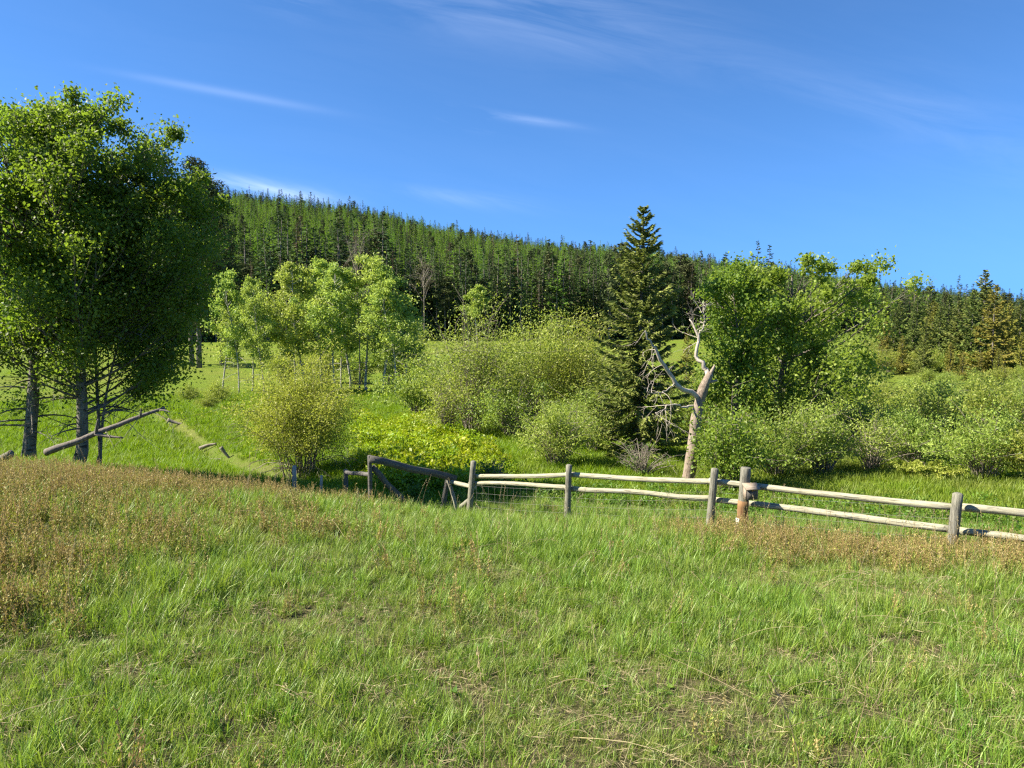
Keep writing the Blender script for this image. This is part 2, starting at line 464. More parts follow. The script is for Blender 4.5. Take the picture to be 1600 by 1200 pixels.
def H(x, y):
    x = np.asarray(x, float); y = np.asarray(y, float)
    sh = np.broadcast(x, y).shape
    x = np.broadcast_to(x, sh).ravel(); y = np.broadcast_to(y, sh).ravel()
    r = np.hypot(x, y)
    z = np.zeros_like(x)
    near = r < 75
    xn, yn = x[near], y[near]
    zn = _wt[_n] + _wt[_n + 1] * xn + _wt[_n + 2] * yn
    for k in range(_n):
        zn = zn + _wt[k] * _phi((xn - CP[k, 0]) ** 2 + (yn - CP[k, 1]) ** 2)
    z[near] = zn
    ang = np.clip(np.arctan2(x, y), -1.15, 1.15)
    px = 800 + F * np.tan(ang)
    s = (500 - np.interp(px, SKX, SKY)) / F
    r0, RIDGE = foot_ridge(ang)
    hill = s * RIDGE * np.cos(ang) - 11.0
    base = np.interp(r, (0, 25, 45, 60, 100, 230), (-4.9, -5.1, -5.6, -5.9, -6.2, -6.4))
    t = np.clip((r - r0) / (RIDGE - r0), 0, 1)
    t = t * (1.25 - 0.25 * t)
    front = np.clip((y / (r + 1e-6) + 0.1) / 0.5, 0, 1)
    zf = base + (hill - base) * t + 2.5 * t * vnoise(x, y, 160, 3)
    zf = np.where(r > RIDGE, zf - (r - RIDGE) * 0.06, zf)
    zf = zf * front + (1 - front) * -0.8
    w = np.clip((r - 45) / 28, 0, 1); w = w * w * (3 - 2 * w)
    z = np.where(near, z * (1 - w) + zf * w, zf)
    bumps = 0.035 * vnoise(x, y, 1.3, 11) * np.clip((r - 2) / 4, 0, 1) + 0.06 * vnoise(x, y, 4.5, 12) * np.clip((r - 4) / 8, 0, 1)
    z = z + np.where(r < 120, bumps, 0)
    cd = creek_dist(x, y)
    z = z - 0.55 * np.exp(-(cd / 0.75) ** 2)
    return (z + EYE).reshape(sh)


def gz(x, y):
    return float(H(np.array([x]), np.array([y]))[0])


def on_ground(px, depth, py=650):
    x = ray(px, py)[0] * depth
    return np.array((x, depth, gz(x, depth)))


def zones(x, y):
    """meadow, forest floor, bare bank, dry patch weights"""
    r = np.hypot(x, y)
    n = vnoise(x, y, 6, 21)
    meadow = np.clip((r - 17.5 + n * 0.8 - np.clip(x, -6, 0) * -0.0) / 4, 0, 1)
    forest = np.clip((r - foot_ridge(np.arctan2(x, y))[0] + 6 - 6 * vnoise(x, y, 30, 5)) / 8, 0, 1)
    bank = np.exp(-(creek_dist(x - 0.4, y - 0.3) / 0.42) ** 2)
    # reddish seed-head patches on the near bank
    g = lambda cx, cy, sx, sy: np.exp(-((x - cx) / sx) ** 2 - ((y - cy) / sy) ** 2)
    dry = 1.25 * g(-8.5, 10.5, 4.6, 3.6) + 1.0 * g(-5.0, 6.0, 1.9, 1.9) + 0.9 * g(-3.7, 12.2, 1.6, 1.2) + 1.25 * g(6.8, 9.4, 3.6, 1.7) + 0.8 * g(3.2, 11.2, 1.7, 1.1) + 0.5 * g(-1.5, 8.2, 1.3, 0.7)
    dry = np.clip((dry + 0.30 * vnoise(x, y, 2.2, 31) - 0.25) / 0.6, 0, 1)
    dry = np.where(y > 15.5, 0, dry)
    return meadow, forest, bank, dry


def build_ground():
    rad = np.concatenate((np.linspace(0.4, 30, 120), np.geomspace(30.6, 3000, 150)))
    a1 = np.linspace(-62, 62, 300)
    a2 = np.linspace(62, 298, 61)[1:-1]
    ang = np.radians(np.concatenate((a1, a2)))
    rr, aa = np.meshgrid(rad, ang, indexing='ij')
    x, y = (rr * np.sin(aa)).ravel(), (rr * np.cos(aa)).ravel()
    z = H(x, y)
    nr, na = len(rad), len(ang)
    i, j = np.meshgrid(np.arange(nr - 1), np.arange(na), indexing='ij')
    j2 = (j + 1) % na
    q = np.stack((i * na + j, (i + 1) * na + j, (i + 1) * na + j2, i * na + j2), -1).reshape(-1, 4)
    mb = MB()
    V = np.stack((x, y, z), 1)
    c = len(V)
    V = np.vstack((V, (0, 0, gz(0, 0))))
    k = np.arange(na)
    mb.add(V, q[:, ::-1], np.stack(((k + 1) % na, k, np.full(na, c)), 1))
    m, t, o = new_mat('ground_cover')
    at_ = {k: N(t, 'ShaderNodeAttribute', attribute_name=k).outputs['Fac'] for k in ('meadow', 'forest', 'bank', 'dry')}
    geo = N(t, 'ShaderNodeNewGeometry')
    def nz(sc, det=6.0, lo=0.35, hi=0.65):
        n = N(t, 'ShaderNodeTexNoise', ins={'Scale': sc, 'Detail': det, 'Roughness': 0.65})
        t.links.new(geo.outputs['Position'], n.inputs['Vector'])
        r = N(t, 'ShaderNodeMapRange', ins={'From Min': lo, 'From Max': hi}); t.links.new(n.outputs[0], r.inputs[0])
        return r.outputs[0]
    fine, mid, big = nz(22), nz(3.0), nz(0.09)
    soil = MIX(t, fine, (0.06, 0.052, 0.028), (0.19, 0.155, 0.085))
    soil = MIX(t, M(t, 'MULTIPLY', mid, 0.6), soil, (0.10, 0.125, 0.030))
    mead = MIX(t, mid, (0.095, 0.165, 0.010), (0.165, 0.240, 0.020))
    mead = MIX(t, big, mead, (0.17, 0.20, 0.032))
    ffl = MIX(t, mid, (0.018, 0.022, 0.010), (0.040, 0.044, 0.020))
    bnk = MIX(t, fine, (0.09, 0.075, 0.045), (0.22, 0.18, 0.115))
    c_ = MIX(t, at_['meadow'], soil, mead)
    c_ = MIX(t, M(t, 'MULTIPLY', at_['bank'], M(t, 'MULTIPLY', mid, 0.6), clamp=True), c_, bnk)
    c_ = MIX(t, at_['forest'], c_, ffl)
    p = N(t, 'ShaderNodeBsdfPrincipled', ins={'Roughness': 0.95, 'Specular IOR Level': 0.1})
    t.links.new(c_, p.inputs['Base Color'])
    bp = N(t, 'ShaderNodeBump', ins={'Strength': 0.8, 'Distance': 0.06})
    t.links.new(fine, bp.inputs['Height']); t.links.new(bp.outputs[0], p.inputs['Normal'])
    t.links.new(p.outputs[0], o.inputs[0])
    g = mb.build('ground', m, smooth=True)
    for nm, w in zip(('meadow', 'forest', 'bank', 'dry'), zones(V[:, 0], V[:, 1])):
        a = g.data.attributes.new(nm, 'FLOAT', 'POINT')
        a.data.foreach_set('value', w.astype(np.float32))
    tag(g, 'grassy bank falling to a green valley floor and a wooded hill', kind='structure')
    return g


build_ground()

# ------------------------------------------------------------------ scatter (uncountable cover only)
def scatter(name, protos, pts, rs, scale, label, cat, patch=None, tilt=0.12, idx=None):
    pc = bpy.data.collections.new(name + '_kinds')
    for me in protos:
        pc.objects.link(bpy.data.objects.new(name + '_clump', me))
    n = len(pts)
    me = bpy.data.meshes.new(name)
    me.vertices.add(n)
    me.vertices.foreach_set('co', np.asarray(pts, np.float32).ravel())
    rot = np.stack((rs.normal(0, tilt, n), rs.normal(0, tilt, n), rs.uniform(0, 6.283, n)), 1)
    a = me.attributes.new('rot', 'FLOAT_VECTOR', 'POINT'); a.data.foreach_set('vector', rot.astype(np.float32).ravel())
    sc = np.asarray(scale, float)
    if sc.ndim == 1: sc = np.repeat(sc[:, None], 3, 1)
    a = me.attributes.new('scl', 'FLOAT_VECTOR', 'POINT'); a.data.foreach_set('vector', sc.astype(np.float32).ravel())
    a = me.attributes.new('pick', 'INT', 'POINT')
    a.data.foreach_set('value', (rs.integers(0, len(protos), n) if idx is None else np.asarray(idx)).astype(np.int32))
    a = me.attributes.new('patch', 'FLOAT', 'POINT')
    a.data.foreach_set('value', (np.zeros(n) if patch is None else patch).astype(np.float32))
    o = bpy.data.objects.new(name, me)
    COL.objects.link(o)
    tag(o, label, cat, kind='stuff')
    ng = bpy.data.node_groups.new(name + '_spread', 'GeometryNodeTree')
    ng.interface.new_socket('Geometry', in_out='INPUT', socket_type='NodeSocketGeometry')
    ng.interface.new_socket('Geometry', in_out='OUTPUT', socket_type='NodeSocketGeometry')
    gi, go = ng.nodes.new('NodeGroupInput'), ng.nodes.new('NodeGroupOutput')
    ci = ng.nodes.new('GeometryNodeCollectionInfo')
    ci.inputs['Collection'].default_value = pc
    ci.inputs['Separate Children'].default_value = True
    ci.inputs['Reset Children'].default_value = True
    ip = ng.nodes.new('GeometryNodeInstanceOnPoints')
    ip.inputs['Pick Instance'].default_value = True
    def na(nm, ty):
        k = ng.nodes.new('GeometryNodeInputNamedAttribute'); k.data_type = ty
        k.inputs['Name'].default_value = nm
        return k.outputs['Attribute']
    L = ng.links.new
    L(gi.outputs[0], ip.inputs['Points']); L(ci.outputs[0], ip.inputs['Instance'])
    L(na('pick', 'INT'), ip.inputs['Instance Index']); L(na('rot', 'FLOAT_VECTOR'), ip.inputs['Rotation'])
    L(na('scl', 'FLOAT_VECTOR'), ip.inputs['Scale']); L(ip.outputs[0], go.inputs[0])
    md = o.modifiers.new('spread', 'NODES'); md.node_group = ng
    return o


def blades(mb, rs, n, rad, h0, h1, w, bend=0.45, mi=0, tlo=0.0, thi=1.0, lean=0.25):
    """grass blades, each a bent tapering strip"""
    a = rs.uniform(0, 6.283, n); rr = rad * np.sqrt(rs.uniform(0, 1, n))
    base = np.stack((rr * np.cos(a), rr * np.sin(a), np.full(n, -0.02)), 1)
    h = rs.uniform(h0, h1, n)
    b = rs.uniform(0, 6.283, n)
    d = np.stack((np.cos(b), np.sin(b), np.zeros(n)), 1)
    s = np.stack((-np.sin(b + rs.normal(0, .6, n)), np.cos(b), np.zeros(n)), 1)
    l0 = rs.uniform(0.02, lean, n)[:, None]; bd = rs.uniform(0.1, bend, n)[:, None] * 1.2
    hh = h[:, None]; up = np.array((0, 0, 1.0))
    p1 = base + up * hh * 0.5 + d * hh * (l0 * 0.5 + bd * 0.2)
    p2 = base + up * hh * (1 - bd * 0.35) + d * hh * (l0 + bd * 0.85)
    ww = (w * rs.uniform(0.6, 1.3, n))[:, None]
    V = np.stack((base + s * ww * .5, base - s * ww * .5, p1 + s * ww * .45, p1 - s * ww * .45, p2), 1).reshape(-1, 3)
    k = np.arange(n)[:, None] * 5
    ti = rs.uniform(tlo, thi, n)
    mb.add(V, k + np.array((0, 1, 3, 2)), k + np.array((2, 3, 4)), np.repeat(ti, 5), mi)


# ------------------------------------------------------------------ trees
def bez(p0, p1, p2, n):
    t = np.linspace(0, 1, n)[:, None]
    return (1 - t) ** 2 * p0 + 2 * t * (1 - t) * p1 + t ** 2 * p2


def leaf_cloud(mb, rs, c, sig, n, size, elong=1.5, tint0=0.5, squash=0.8):
    p = c + rs.normal(size=(n, 3)) * sig * np.array((1, 1, squash))
    ax = unit(rs, n); ax[:, 2] -= 0.25
    l = size * rs.uniform(0.65, 1.35, n)
    mb.kites(p, ax, unit(rs, n) + np.array((0, 0, 0.5)), l, l / elong, np.clip(tint0 + rs.normal(0, 0.28, n), 0, 1))


def broadleaf(seed, Ht, crown, nclump, nleaf, leaf, tr, base=0.25, lean=(0, 0), sig=(0.28, 0.5), sides=8, bare=0, elong=1.45, up=0.55):
    """crown: function (t 0..1 up the crown, azimuth) -> radius"""
    rs = np.random.default_rng(seed)
    wd, lf = MB(), MB()
    n = 14
    t = np.linspace(0, 1, n)
    axis = np.stack((lean[0] * t ** 1.3 + 0.02 * Ht * np.sin(t * 5 + seed), lean[1] * t ** 1.3 + 0.015 * Ht * np.cos(t * 4 + seed), t * Ht * 0.96 - 0.15), 1)
    axis[0, :2] = 0
    rad = tr * (1 - 0.9 * t) ** 0.9 * (1 + 0.3 * np.exp(-t * 30))
    wd.tube(axis, rad, sides, rough=0.06, rs=rs)
    A = lambda z: np.array([np.interp(z, axis[:, 2], axis[:, k]) for k in range(3)])
    per = nleaf // nclump
    for k in range(nclump):
        u = (k + rs.uniform(0, 1)) / nclump
        u = u ** 0.85
        az = rs.uniform(0, 6.283)
        z = Ht * (base + (1 - base) * u)
        rr = crown(u, az) * math.sqrt(rs.uniform(0.06, 1.0)) * rs.uniform(0.70, 1.22)
        a0 = A(z)
        c = np.array((a0[0] + rr * math.cos(az), a0[1] + rr * math.sin(az), z + rs.normal(0, 0.15)))
        zb = max(0.12 * Ht, z - up * rr - 0.3 - rs.uniform(0, .3))
        p0 = A(zb)
        mid = (p0 + c) / 2 + np.array((0.1 * math.cos(az), 0.1 * math.sin(az), -0.12 * rr)) * 1.0
        pts = bez(p0, mid, c, 6)
        r0 = min(tr * 0.3, 0.012 + 0.012 * rr)
        wd.tube(pts, np.linspace(r0, 0.004, 6), 4, cap=False)
        sg = rs.uniform(*sig) * (1 - 0.45 * u)
        for q in range(2):
            e = c + rs.normal(size=3) * sg * 0.9
            wd.tube(bez(pts[3], (pts[3] + e) / 2 + rs.normal(size=3) * 0.06, e, 4), np.linspace(r0 * 0.5, 0.003, 4), 3, cap=False)
        leaf_cloud(lf, rs, c, sg, int(per * rs.uniform(0.6, 1.4)), leaf, elong, rs.uniform(0.3, 0.7))
        leaf_cloud(lf, rs, pts[4], sg * 0.7, int(per * 0.25), leaf, elong, 0.45)
    for k in range(bare):      # bare dead side branches low on the trunk
        z = Ht * rs.uniform(0.1, base + 0.15); az = rs.uniform(0, 6.283); Lb = rs.uniform(0.7, 1.8)
        p0 = A(z)
        d = np.array((math.cos(az), math.sin(az), 0))
        e = p0 + d * Lb + np.array((0, 0, -0.25 * Lb * rs.uniform(0, 1.6)))
        pts = bez(p0, p0 + d * Lb * .5 + np.array((0, 0, .12)), e, 7)
        wd.tube(pts, np.linspace(0.028, 0.005, 7), 4, cap=False)
        for q in range(5):
            b = pts[rs.integers(2, 7)]
            e2 = b + d * rs.uniform(.1, .5) + rs.normal(size=3) * 0.28
            wd.tube(bez(b, (b + e2) / 2 + rs.normal(size=3) * .05, e2, 4), np.linspace(0.009, 0.003, 4), 3, cap=False)
    return wd, lf


def make_tree(name, wd, lf, wm, lm, loc, rz, label, cat='tree', group=None, leafname='crown', woodname='trunk', scale=1.0):
    root = empty(name, loc, rz)
    root.scale = (scale,) * 3
    tag(root, label, cat, group)
    wd.build(woodname, wm, root, smooth=True)
    lf.build(leafname, lm, root)
    return root


def place(proto, loc, rz, sc, label, group):
    o = dup(proto)
    o.location = loc; o.rotation_euler = (0, 0, rz); o.scale = sc if isinstance(sc, tuple) else (sc,) * 3
    o['label'] = label
    if group: o['group'] = group
    return o


# --- the dark aspens close by at the left
BIG = 'aspens standing behind the left end of the bank'
cr_a = lambda u, az: (1.0 + 1.9 * math.sin(math.pi * (0.12 + 0.80 * u)) ** 0.8) * (1 + 0.15 * math.sin(3 * az))
cr_b = lambda u, az: (1.1 + 2.0 * math.sin(math.pi * (0.22 + 0.72 * u)) ** 0.9) * (1 + 0.22 * math.cos(az) + 0.1 * math.sin(4 * az))
cr_f = lambda u, az: (0.9 + 1.6 * math.sin(math.pi * (0.18 + 0.74 * u)) ** 0.9) * (1 + 0.2 * math.cos(az) * (1 - 0.8 * u) + 0.1 * math.sin(4 * az))
cr_e = lambda u, az: (0.7 + 1.35 * math.sin(math.pi * (0.2 + 0.75 * u))) * (1 + 0.1 * math.sin(3 * az))
bigs = [
    (38, 18.0, 172, cr_a, 80, 30000, 0.155, .42, (0.45, 0.0), 'big dark aspen with a leaning trunk, nearest the left edge of the photo'),
    (112, 18.0, 156, cr_f, 115, 44000, 0.14, .30, (0.45, 0.2), 'big dark aspen just right of the leaning one, above the fallen log'),
    (142, 18.9, 205, cr_f, 85, 28000, 0.05, .22, (1.1, 0.0), 'thin dark aspen rising right behind the second big trunk at the left'),
    (150, 18.5, 280, cr_e, 58, 19000, 0.04, .34, (2.1, 0.0), 'shortest dark aspen, leaning out to the right of the left clump'),
    (-95, 18.6, 150, cr_a, 80, 28000, 0.18, .3, (0.2, 0.0), 'dark aspen half cut off at the left edge of the photo'),
]
for k, (px, dep, top, cr, ncl, nl, tr, bs, ln, lb) in enumerate(bigs):
    p = on_ground(px, dep)
    ht = at(px, top, dep)[2] - p[2]
    wd, lf = broadleaf(100 + k, ht, cr, ncl, nl, 0.082, tr, bs, ln, sig=(0.16, 0.42), sides=10, bare=(14 if k < 2 else 5), up=0.45)
    make_tree('aspen_tree', wd, lf, MT['bark_big'], MT['aspen'], p, 0, lb, group=BIG)

# --- pale aspen grove beyond the yellow shrub
cr_c = lambda u, az: (0.35 + 1.75 * math.sin(math.pi * (0.12 + 0.84 * u)) ** 1.0) * (1 + 0.3 * math.sin(2 * az + 1 + 6 * u))
gproto = []
grove = [(350, 57, 445, 0, .85, 'leftmost pale aspen of the grove, its thin trunk leaning left'),
         (374, 56, 426, 1, .85, 'pale aspen second from the left of the grove, thin dark trunk'),
         (394, 58, 436, 2, .8, 'pale aspen at the right of the fan of leaning stems'),
         (412, 55, 442, 3, .75, 'pale aspen standing just left of the gap in the grove'),
         (462, 60, 424, 4, .85, 'pale aspen right behind the yellow shrub top, left side of the tall middle crowns'),
         (474, 58, 412, 0, 1.1, 'tall pale aspen with a wide crown in the middle of the grove'),
         (500, 61, 408, 1, 1.1, 'tallest pale aspen of the middle crowns, straight whitish trunk'),
         (522, 57, 415, 2, 1.0, 'whitish stemmed aspen left of the grey twiggy top'),
         (548, 63, 418, 3, 1.0, 'thin pale aspen behind the grey twiggy top'),
         (575, 59, 405, 4, 1.15, 'tall bright aspen right of the grey twiggy top'),
         (598, 57, 418, 0, 1.15, 'wide bright aspen near the right end of the grove'),
         (618, 55, 440, 1, 1.1, 'dark trunked aspen third from the right of the grove'),
         (640, 57, 468, 2, 1.0, 'shorter aspen second from the right of the grove'),
         (655, 60, 500, 3, .9, 'low aspen at the right end of the grove beside the willow'),
         (535, 64, 440, 4, .95, 'slim aspen at the back of the grove in the middle')]
for k in range(5):
    gproto.append(broadleaf(200 + k, 10.0, cr_c, 38, 7200, 0.16, 0.085, 0.30 + 0.04 * (k % 3), (0.8 * (-1) ** k, 0.3), sig=(0.20, 0.50), sides=6, bare=4))
made = {}
for px, dep, top, v, sc, lb in grove:
    p = on_ground(px, dep)
    s = (at(px, top, dep)[2] - p[2]) / 10.0
    if v not in made:
        r = make_tree('aspen_tree', *gproto[v], MT['bark_aspen'], MT['aspen_far'], p, 0.4 * v, lb, group='pale aspens of the grove')
        r.scale = (s * sc,) * 2 + (s,)
        made[v] = r
    else:
        place(made[v], p, random.uniform(0, 6.28), (s * sc, s * sc, s), lb, 'pale aspens of the grove')


def stick_tree(mb, rs, p0, d, L, r, lev, spread=0.6, droop=0.0, sides=5, kids=4):
    """bare crooked branch with finer ones"""
    n = 7
    pts = [np.array(p0, float)]
    d = np.array(d, float) / np.linalg.norm(d)
    for i in range(n - 1):
        d = d + rs.normal(size=3) * 0.16 + np.array((0, 0, -droop * 0.12)); d /= np.linalg.norm(d)
        pts.append(pts[-1] + d * L / (n - 1))
    pts = np.array(pts)
    mb.tube(pts, np.linspace(r, r * 0.35, n), sides, cap=False)
    if lev > 0:
        for k in range(kids):
            b = rs.integers(2, n)
            dd = d + rs.normal(size=3) * spread
            stick_tree(mb, rs, pts[b], dd, L * rs.uniform(0.4, 0.7), max(0.004, r * 0.45), lev - 1, spread, droop, 3, kids)


# grey twiggy dead top inside the grove, and two bare grey trees at the forest edge
def bare_tree(name, px, dep, top, seed, label, mat, r=0.08, wide=0.5):
    p = on_ground(px, dep)
    ht = at(px, top, dep)[2] - p[2]
    rs = np.random.default_rng(seed)
    root = tag(empty(name, p), label, 'tree')
    mb = MB()
    ax = np.stack((0.1 * np.sin(np.linspace(0, 4, 9)), np.zeros(9), np.linspace(-.2, ht * 0.9, 9)), 1)
    mb.tube(ax, np.linspace(r, r * 0.2, 9), 6)
    mb.build('trunk', mat, root, smooth=True)
    br = MB()
    for k in range(16):
        z = ht * rs.uniform(0.45, 0.92)
        a = rs.uniform(0, 6.28)
        stick_tree(br, rs, (0.1 * math.sin(z), 0, z), (math.cos(a) * wide, math.sin(a) * wide, 1.0), ht * rs.uniform(.12, .26), r * 0.35, 2, 0.45, 0, 3, 4)
    br.build('branches', mat, root)
    return root


bare_tree('dead_aspen', 562, 58, 400, 5, 'bare grey dead aspen with a twiggy top amid the pale grove', MT['stem'], 0.07, 0.35)

# ------------------------------------------------------------------ willows and shrubs
def merged_mesh(name, wd, lf, wm, lm):
    """small far tree: one mesh, bark and needles as two materials"""
    mb = MB()
    mb.v, mb.q, mb.t, mb.w, mb.n = list(wd.v), list(wd.q), list(wd.t), list(wd.w), wd.n
    mb.qm, mb.tm = list(wd.qm), list(wd.tm)
    for v, w in zip(lf.v, lf.w):
        mb.v.append(v); mb.w.append(w)
    for t_ in lf.t:
        mb.t.append(t_ + wd.n); mb.tm.append(np.ones(len(t_)))
    return mb.mesh(name, [wm, lm])


def shrub(seed, Ht, Rd, nstem, nleaf, leaf, elong=2.2, r0=0.022, bare=0.15, low=0.25, spread=1.0, twigs=5, tint=0.5, root=0.18):
    rs = np.random.default_rng(seed)
    wd, lf = MB(), MB()
    per = max(4, nleaf // (nstem * (twigs + 2)))
    for k in range(nstem):
        az = rs.uniform(0, 6.283)
        q = math.sqrt(rs.uniform(0, 1))
        lob = 1 + 0.22 * math.sin(2 * az + seed) + 0.16 * math.sin(3 * az + 2.1 * seed)
        ex = Rd * q * spread * lob * rs.uniform(0.75, 1.15)
        zt = Ht * math.sqrt(max(0.05, 1 - (0.86 * q) ** 2)) * rs.uniform(0.58, 1.16) * (0.93 + 0.3 * (lob - 0.9))
        d = np.array((math.cos(az), math.sin(az), 0))
        p0 = d * rs.uniform(0, root) * Rd + np.array((0, 0, -0.08))
        e = d * ex + np.array((0, 0, zt)) + rs.normal(size=3) * 0.06 * Ht
        mid = p0 + (e - p0) * 0.5 + d * (-0.10 * ex) + np.array((0, 0, 0.16 * Ht))
        pts = bez(p0, mid, e, 8)
        wd.tube(pts, np.linspace(r0 * rs.uniform(.7, 1.4), 0.004, 8), 4, cap=False)
        dead = rs.uniform() < bare
        for j in range(twigs):
            i = rs.integers(2, 8)
            e2 = pts[i] + rs.normal(size=3) * 0.16 * Ht * np.array((1, 1, .7)) + (pts[i] - pts[i - 1]) * 0.7
            tp = bez(pts[i], (pts[i] + e2) / 2 + rs.normal(size=3) * 0.03 * Ht, e2, 4)
            wd.tube(tp, np.linspace(0.008, 0.003, 4), 3, cap=False)
            if not dead and e2[2] > low * Ht * rs.uniform(0, 1.6):
                leaf_cloud(lf, rs, e2, 0.075 * Ht, per, leaf, elong, tint + rs.normal(0, .28), 0.8)
                leaf_cloud(lf, rs, tp[2], 0.055 * Ht, per // 2, leaf, elong, tint, 0.8)
        if not dead:
            leaf_cloud(lf, rs, e, 0.075 * Ht, per, leaf, elong, tint + rs.normal(0, .28), 0.9)
            leaf_cloud(lf, rs, pts[6], 0.06 * Ht, per, leaf, elong, tint, 0.9)
    return wd, lf


def shrub_at(name, px, dep, top, wpx, seed, label, mat, nstem=40, nleaf=12000, leaf=0.09, group=None, cat='shrub', **kw):
    p = on_ground(px, dep)
    ht = at(px, top, dep)[2] - p[2]
    rd = wpx / 2 / F * dep
    wd, lf = shrub(seed, ht, rd, nstem, nleaf, leaf, **kw)
    return make_tree(name, wd, lf, MT['stem'], mat, p, 0, label, cat, group, 'foliage', 'stems')


shrub_at('yellow_shrub', 470, 24.5, 592, 185, 301, 'round yellow-leaved shrub with dark bare stems left of the gate', MT['yellow'], 56, 40000, 0.070, bare=0.10, low=0.34, r0=0.016, twigs=6, root=0.4)
ysh = next(o for o in COL.objects if o.name == 'yellow_shrub')
ar = MB(); rs = np.random.default_rng(303)
for k in range(16):
    sx = -1 if k < 9 else 1
    stick_tree(ar, rs, (0.1 * sx, rs.normal(0, .1), 0.1), (sx * rs.uniform(.5, 1.2), rs.normal(0, .4), rs.uniform(.5, 1.0)), rs.uniform(1.2, 2.0), 0.016, 2, 0.4, 0.9, 4, 4)
ar.build('bare_branches', MT['stem'], ysh)
WB = 'willows of the large clump in the middle'
shrub_at('willow', 738, 35.0, 488, 140, 311, 'tall round willow with a greyish twiggy crown, left end of the big clump', MT['willow'], 66, 15000, 0.12, WB, bare=0.42, twigs=7)
shrub_at('willow', 835, 37.0, 508, 140, 312, 'yellow-green willow in the middle of the big clump', MT['willow'], 55, 15000, 0.12, WB, bare=0.1)
shrub_at('willow', 912, 36.0, 498, 115, 313, 'yellow-green willow right beside the tall lone spruce', MT['willow'], 48, 13000, 0.12, WB, bare=0.12)
shrub_at('willow', 700, 33.0, 590, 90, 314, 'low willow with purple-grey dead stems at the left foot of the big clump', MT['willow'], 45, 5000, 0.11, WB, bare=0.5, low=0.1)
shrub_at('willow', 800, 33.0, 590, 110, 315, 'shaded willow filling the front of the big clump', MT['willow'], 45, 9500, 0.11, WB, bare=0.45, low=0.1)
shrub_at('willow', 870, 25.0, 630, 135, 316, 'rounded grey-green willow right behind the first rails of the fence', MT['willow'], 60, 12500, 0.075, None, bare=0.25, low=0.08)
shrub_at('willow', 928, 28.5, 600, 90, 317, 'leafy willow at the left foot of the tall spruce', MT['willow'], 40, 8500, 0.08, None, bare=0.12, low=0.1)
shrub_at('bramble', 1005, 23.5, 690, 90, 318, 'tangled bare brush at the foot of the tall spruce', MT['weed'], 40, 1500, 0.07, None, bare=0.7, low=0.1, twigs=7)
shrub_at('bramble', 770, 20.5, 715, 60, 319, 'low twiggy brush behind the left rail of the fence', MT['weed'], 24, 2600, 0.06, None, bare=0.4, low=0.1)
shrub_at('leafy_bush', 1140, 20.5, 640, 110, 320, 'fresh green bush at the right of the dead trunk', MT['cotton'], 40, 7500, 0.085, None, bare=0.2, low=0.2, elong=1.5)
WR = 'willows along the right behind the fence'
right = [(1215, 22.5, 655, 130, 'dark based willow behind the wooden box post'), (1290, 23.0, 640, 130, 'broad willow behind the middle of the right rails'),
         (1365, 24.0, 655, 110, 'twiggy grey willow with few leaves behind the right rails'), (1425, 25.5, 642, 120, 'willow above the orange stake'),
         (1540, 22.0, 650, 160, 'large pale green willow behind the rightmost visible post'), (1640, 21.0, 660, 150, 'pale willow cut off by the right edge of the photo'),
         (1460, 21.5, 725, 80, 'low leafy shrub in the gap between two right-hand willows'), (1345, 30.0, 612, 140, 'yellow-green willow in the second row left of the thicket'),
         (1240, 29.0, 610, 130, 'willow under the cottonwood crown')]
for k, (px, dep, top, w, lb) in enumerate(right):
    shrub_at('willow', px, dep, top, w, 330 + k, lb, MT['willow'], 48, 9500 if k != 2 else 4500, 0.085, WR, bare=(0.15, 0.3, 0.5, 0.2, 0.1, 0.15, 0.1, 0.2, 0.15)[k], low=0.34 if k < 6 else 0.15)
# far thicket: copies of three
tproto = []
rs = np.random.default_rng(44)
for k in range(4):
    wd, lf = shrub(360 + k, 3.0, 1.9, 28, 4200, 0.17, bare=(0.1, 0.3, 0.15, 0.05)[k], low=0.1, twigs=4)
    tproto.append((wd, lf))
tm = {}
cells = []
for dep in (33, 37, 41.5, 46, 51, 57, 63, 70):
    x0, x1 = ray(1225 + (dep - 33) * 2.6, 600)[0] * dep, ray(1680, 600)[0] * dep
    xx = x0
    while xx < x1:
        cells.append((xx + rs.normal(0, .5), dep + rs.normal(0, 1.1)))
        xx += rs.uniform(2.4, 3.9)
for i, (xx, dep) in enumerate(cells):
    v = i % 4
    rowname = 'front' if dep < 40 else 'middle' if dep < 52 else 'back'
    side = 'left' if xx / dep < 0.53 else 'right'
    lb = f'{"twiggy" if v == 1 else "pale"} willow in the {rowname} of the thicket, {side} side, below golden spruces' if rowname == 'back' else f'{"twiggy" if v == 1 else "grey-green"} willow in the {rowname} rows of the {side} half of the valley thicket'
    gp = f'{"twiggy" if v == 1 else "leafy"} thicket willows {rowname} {side}'
    loc = np.array((xx, dep, gz(xx, dep)))
    sc = rs.uniform(0.55, 0.92) * (1.0 if dep < 40 else 0.8 if dep < 50 else 0.55)
    if v not in tm:
        tm[v] = make_tree('willow', *tproto[v], MT['stem'], MT['willow'], loc, 0, lb, 'shrub', gp, 'foliage', 'stems', sc)
    else:
        place(tm[v], loc, rs.uniform(0, 6.28), (sc * rs.uniform(.9, 1.2), sc, sc * rs.uniform(.8, 1.1)), lb, gp)
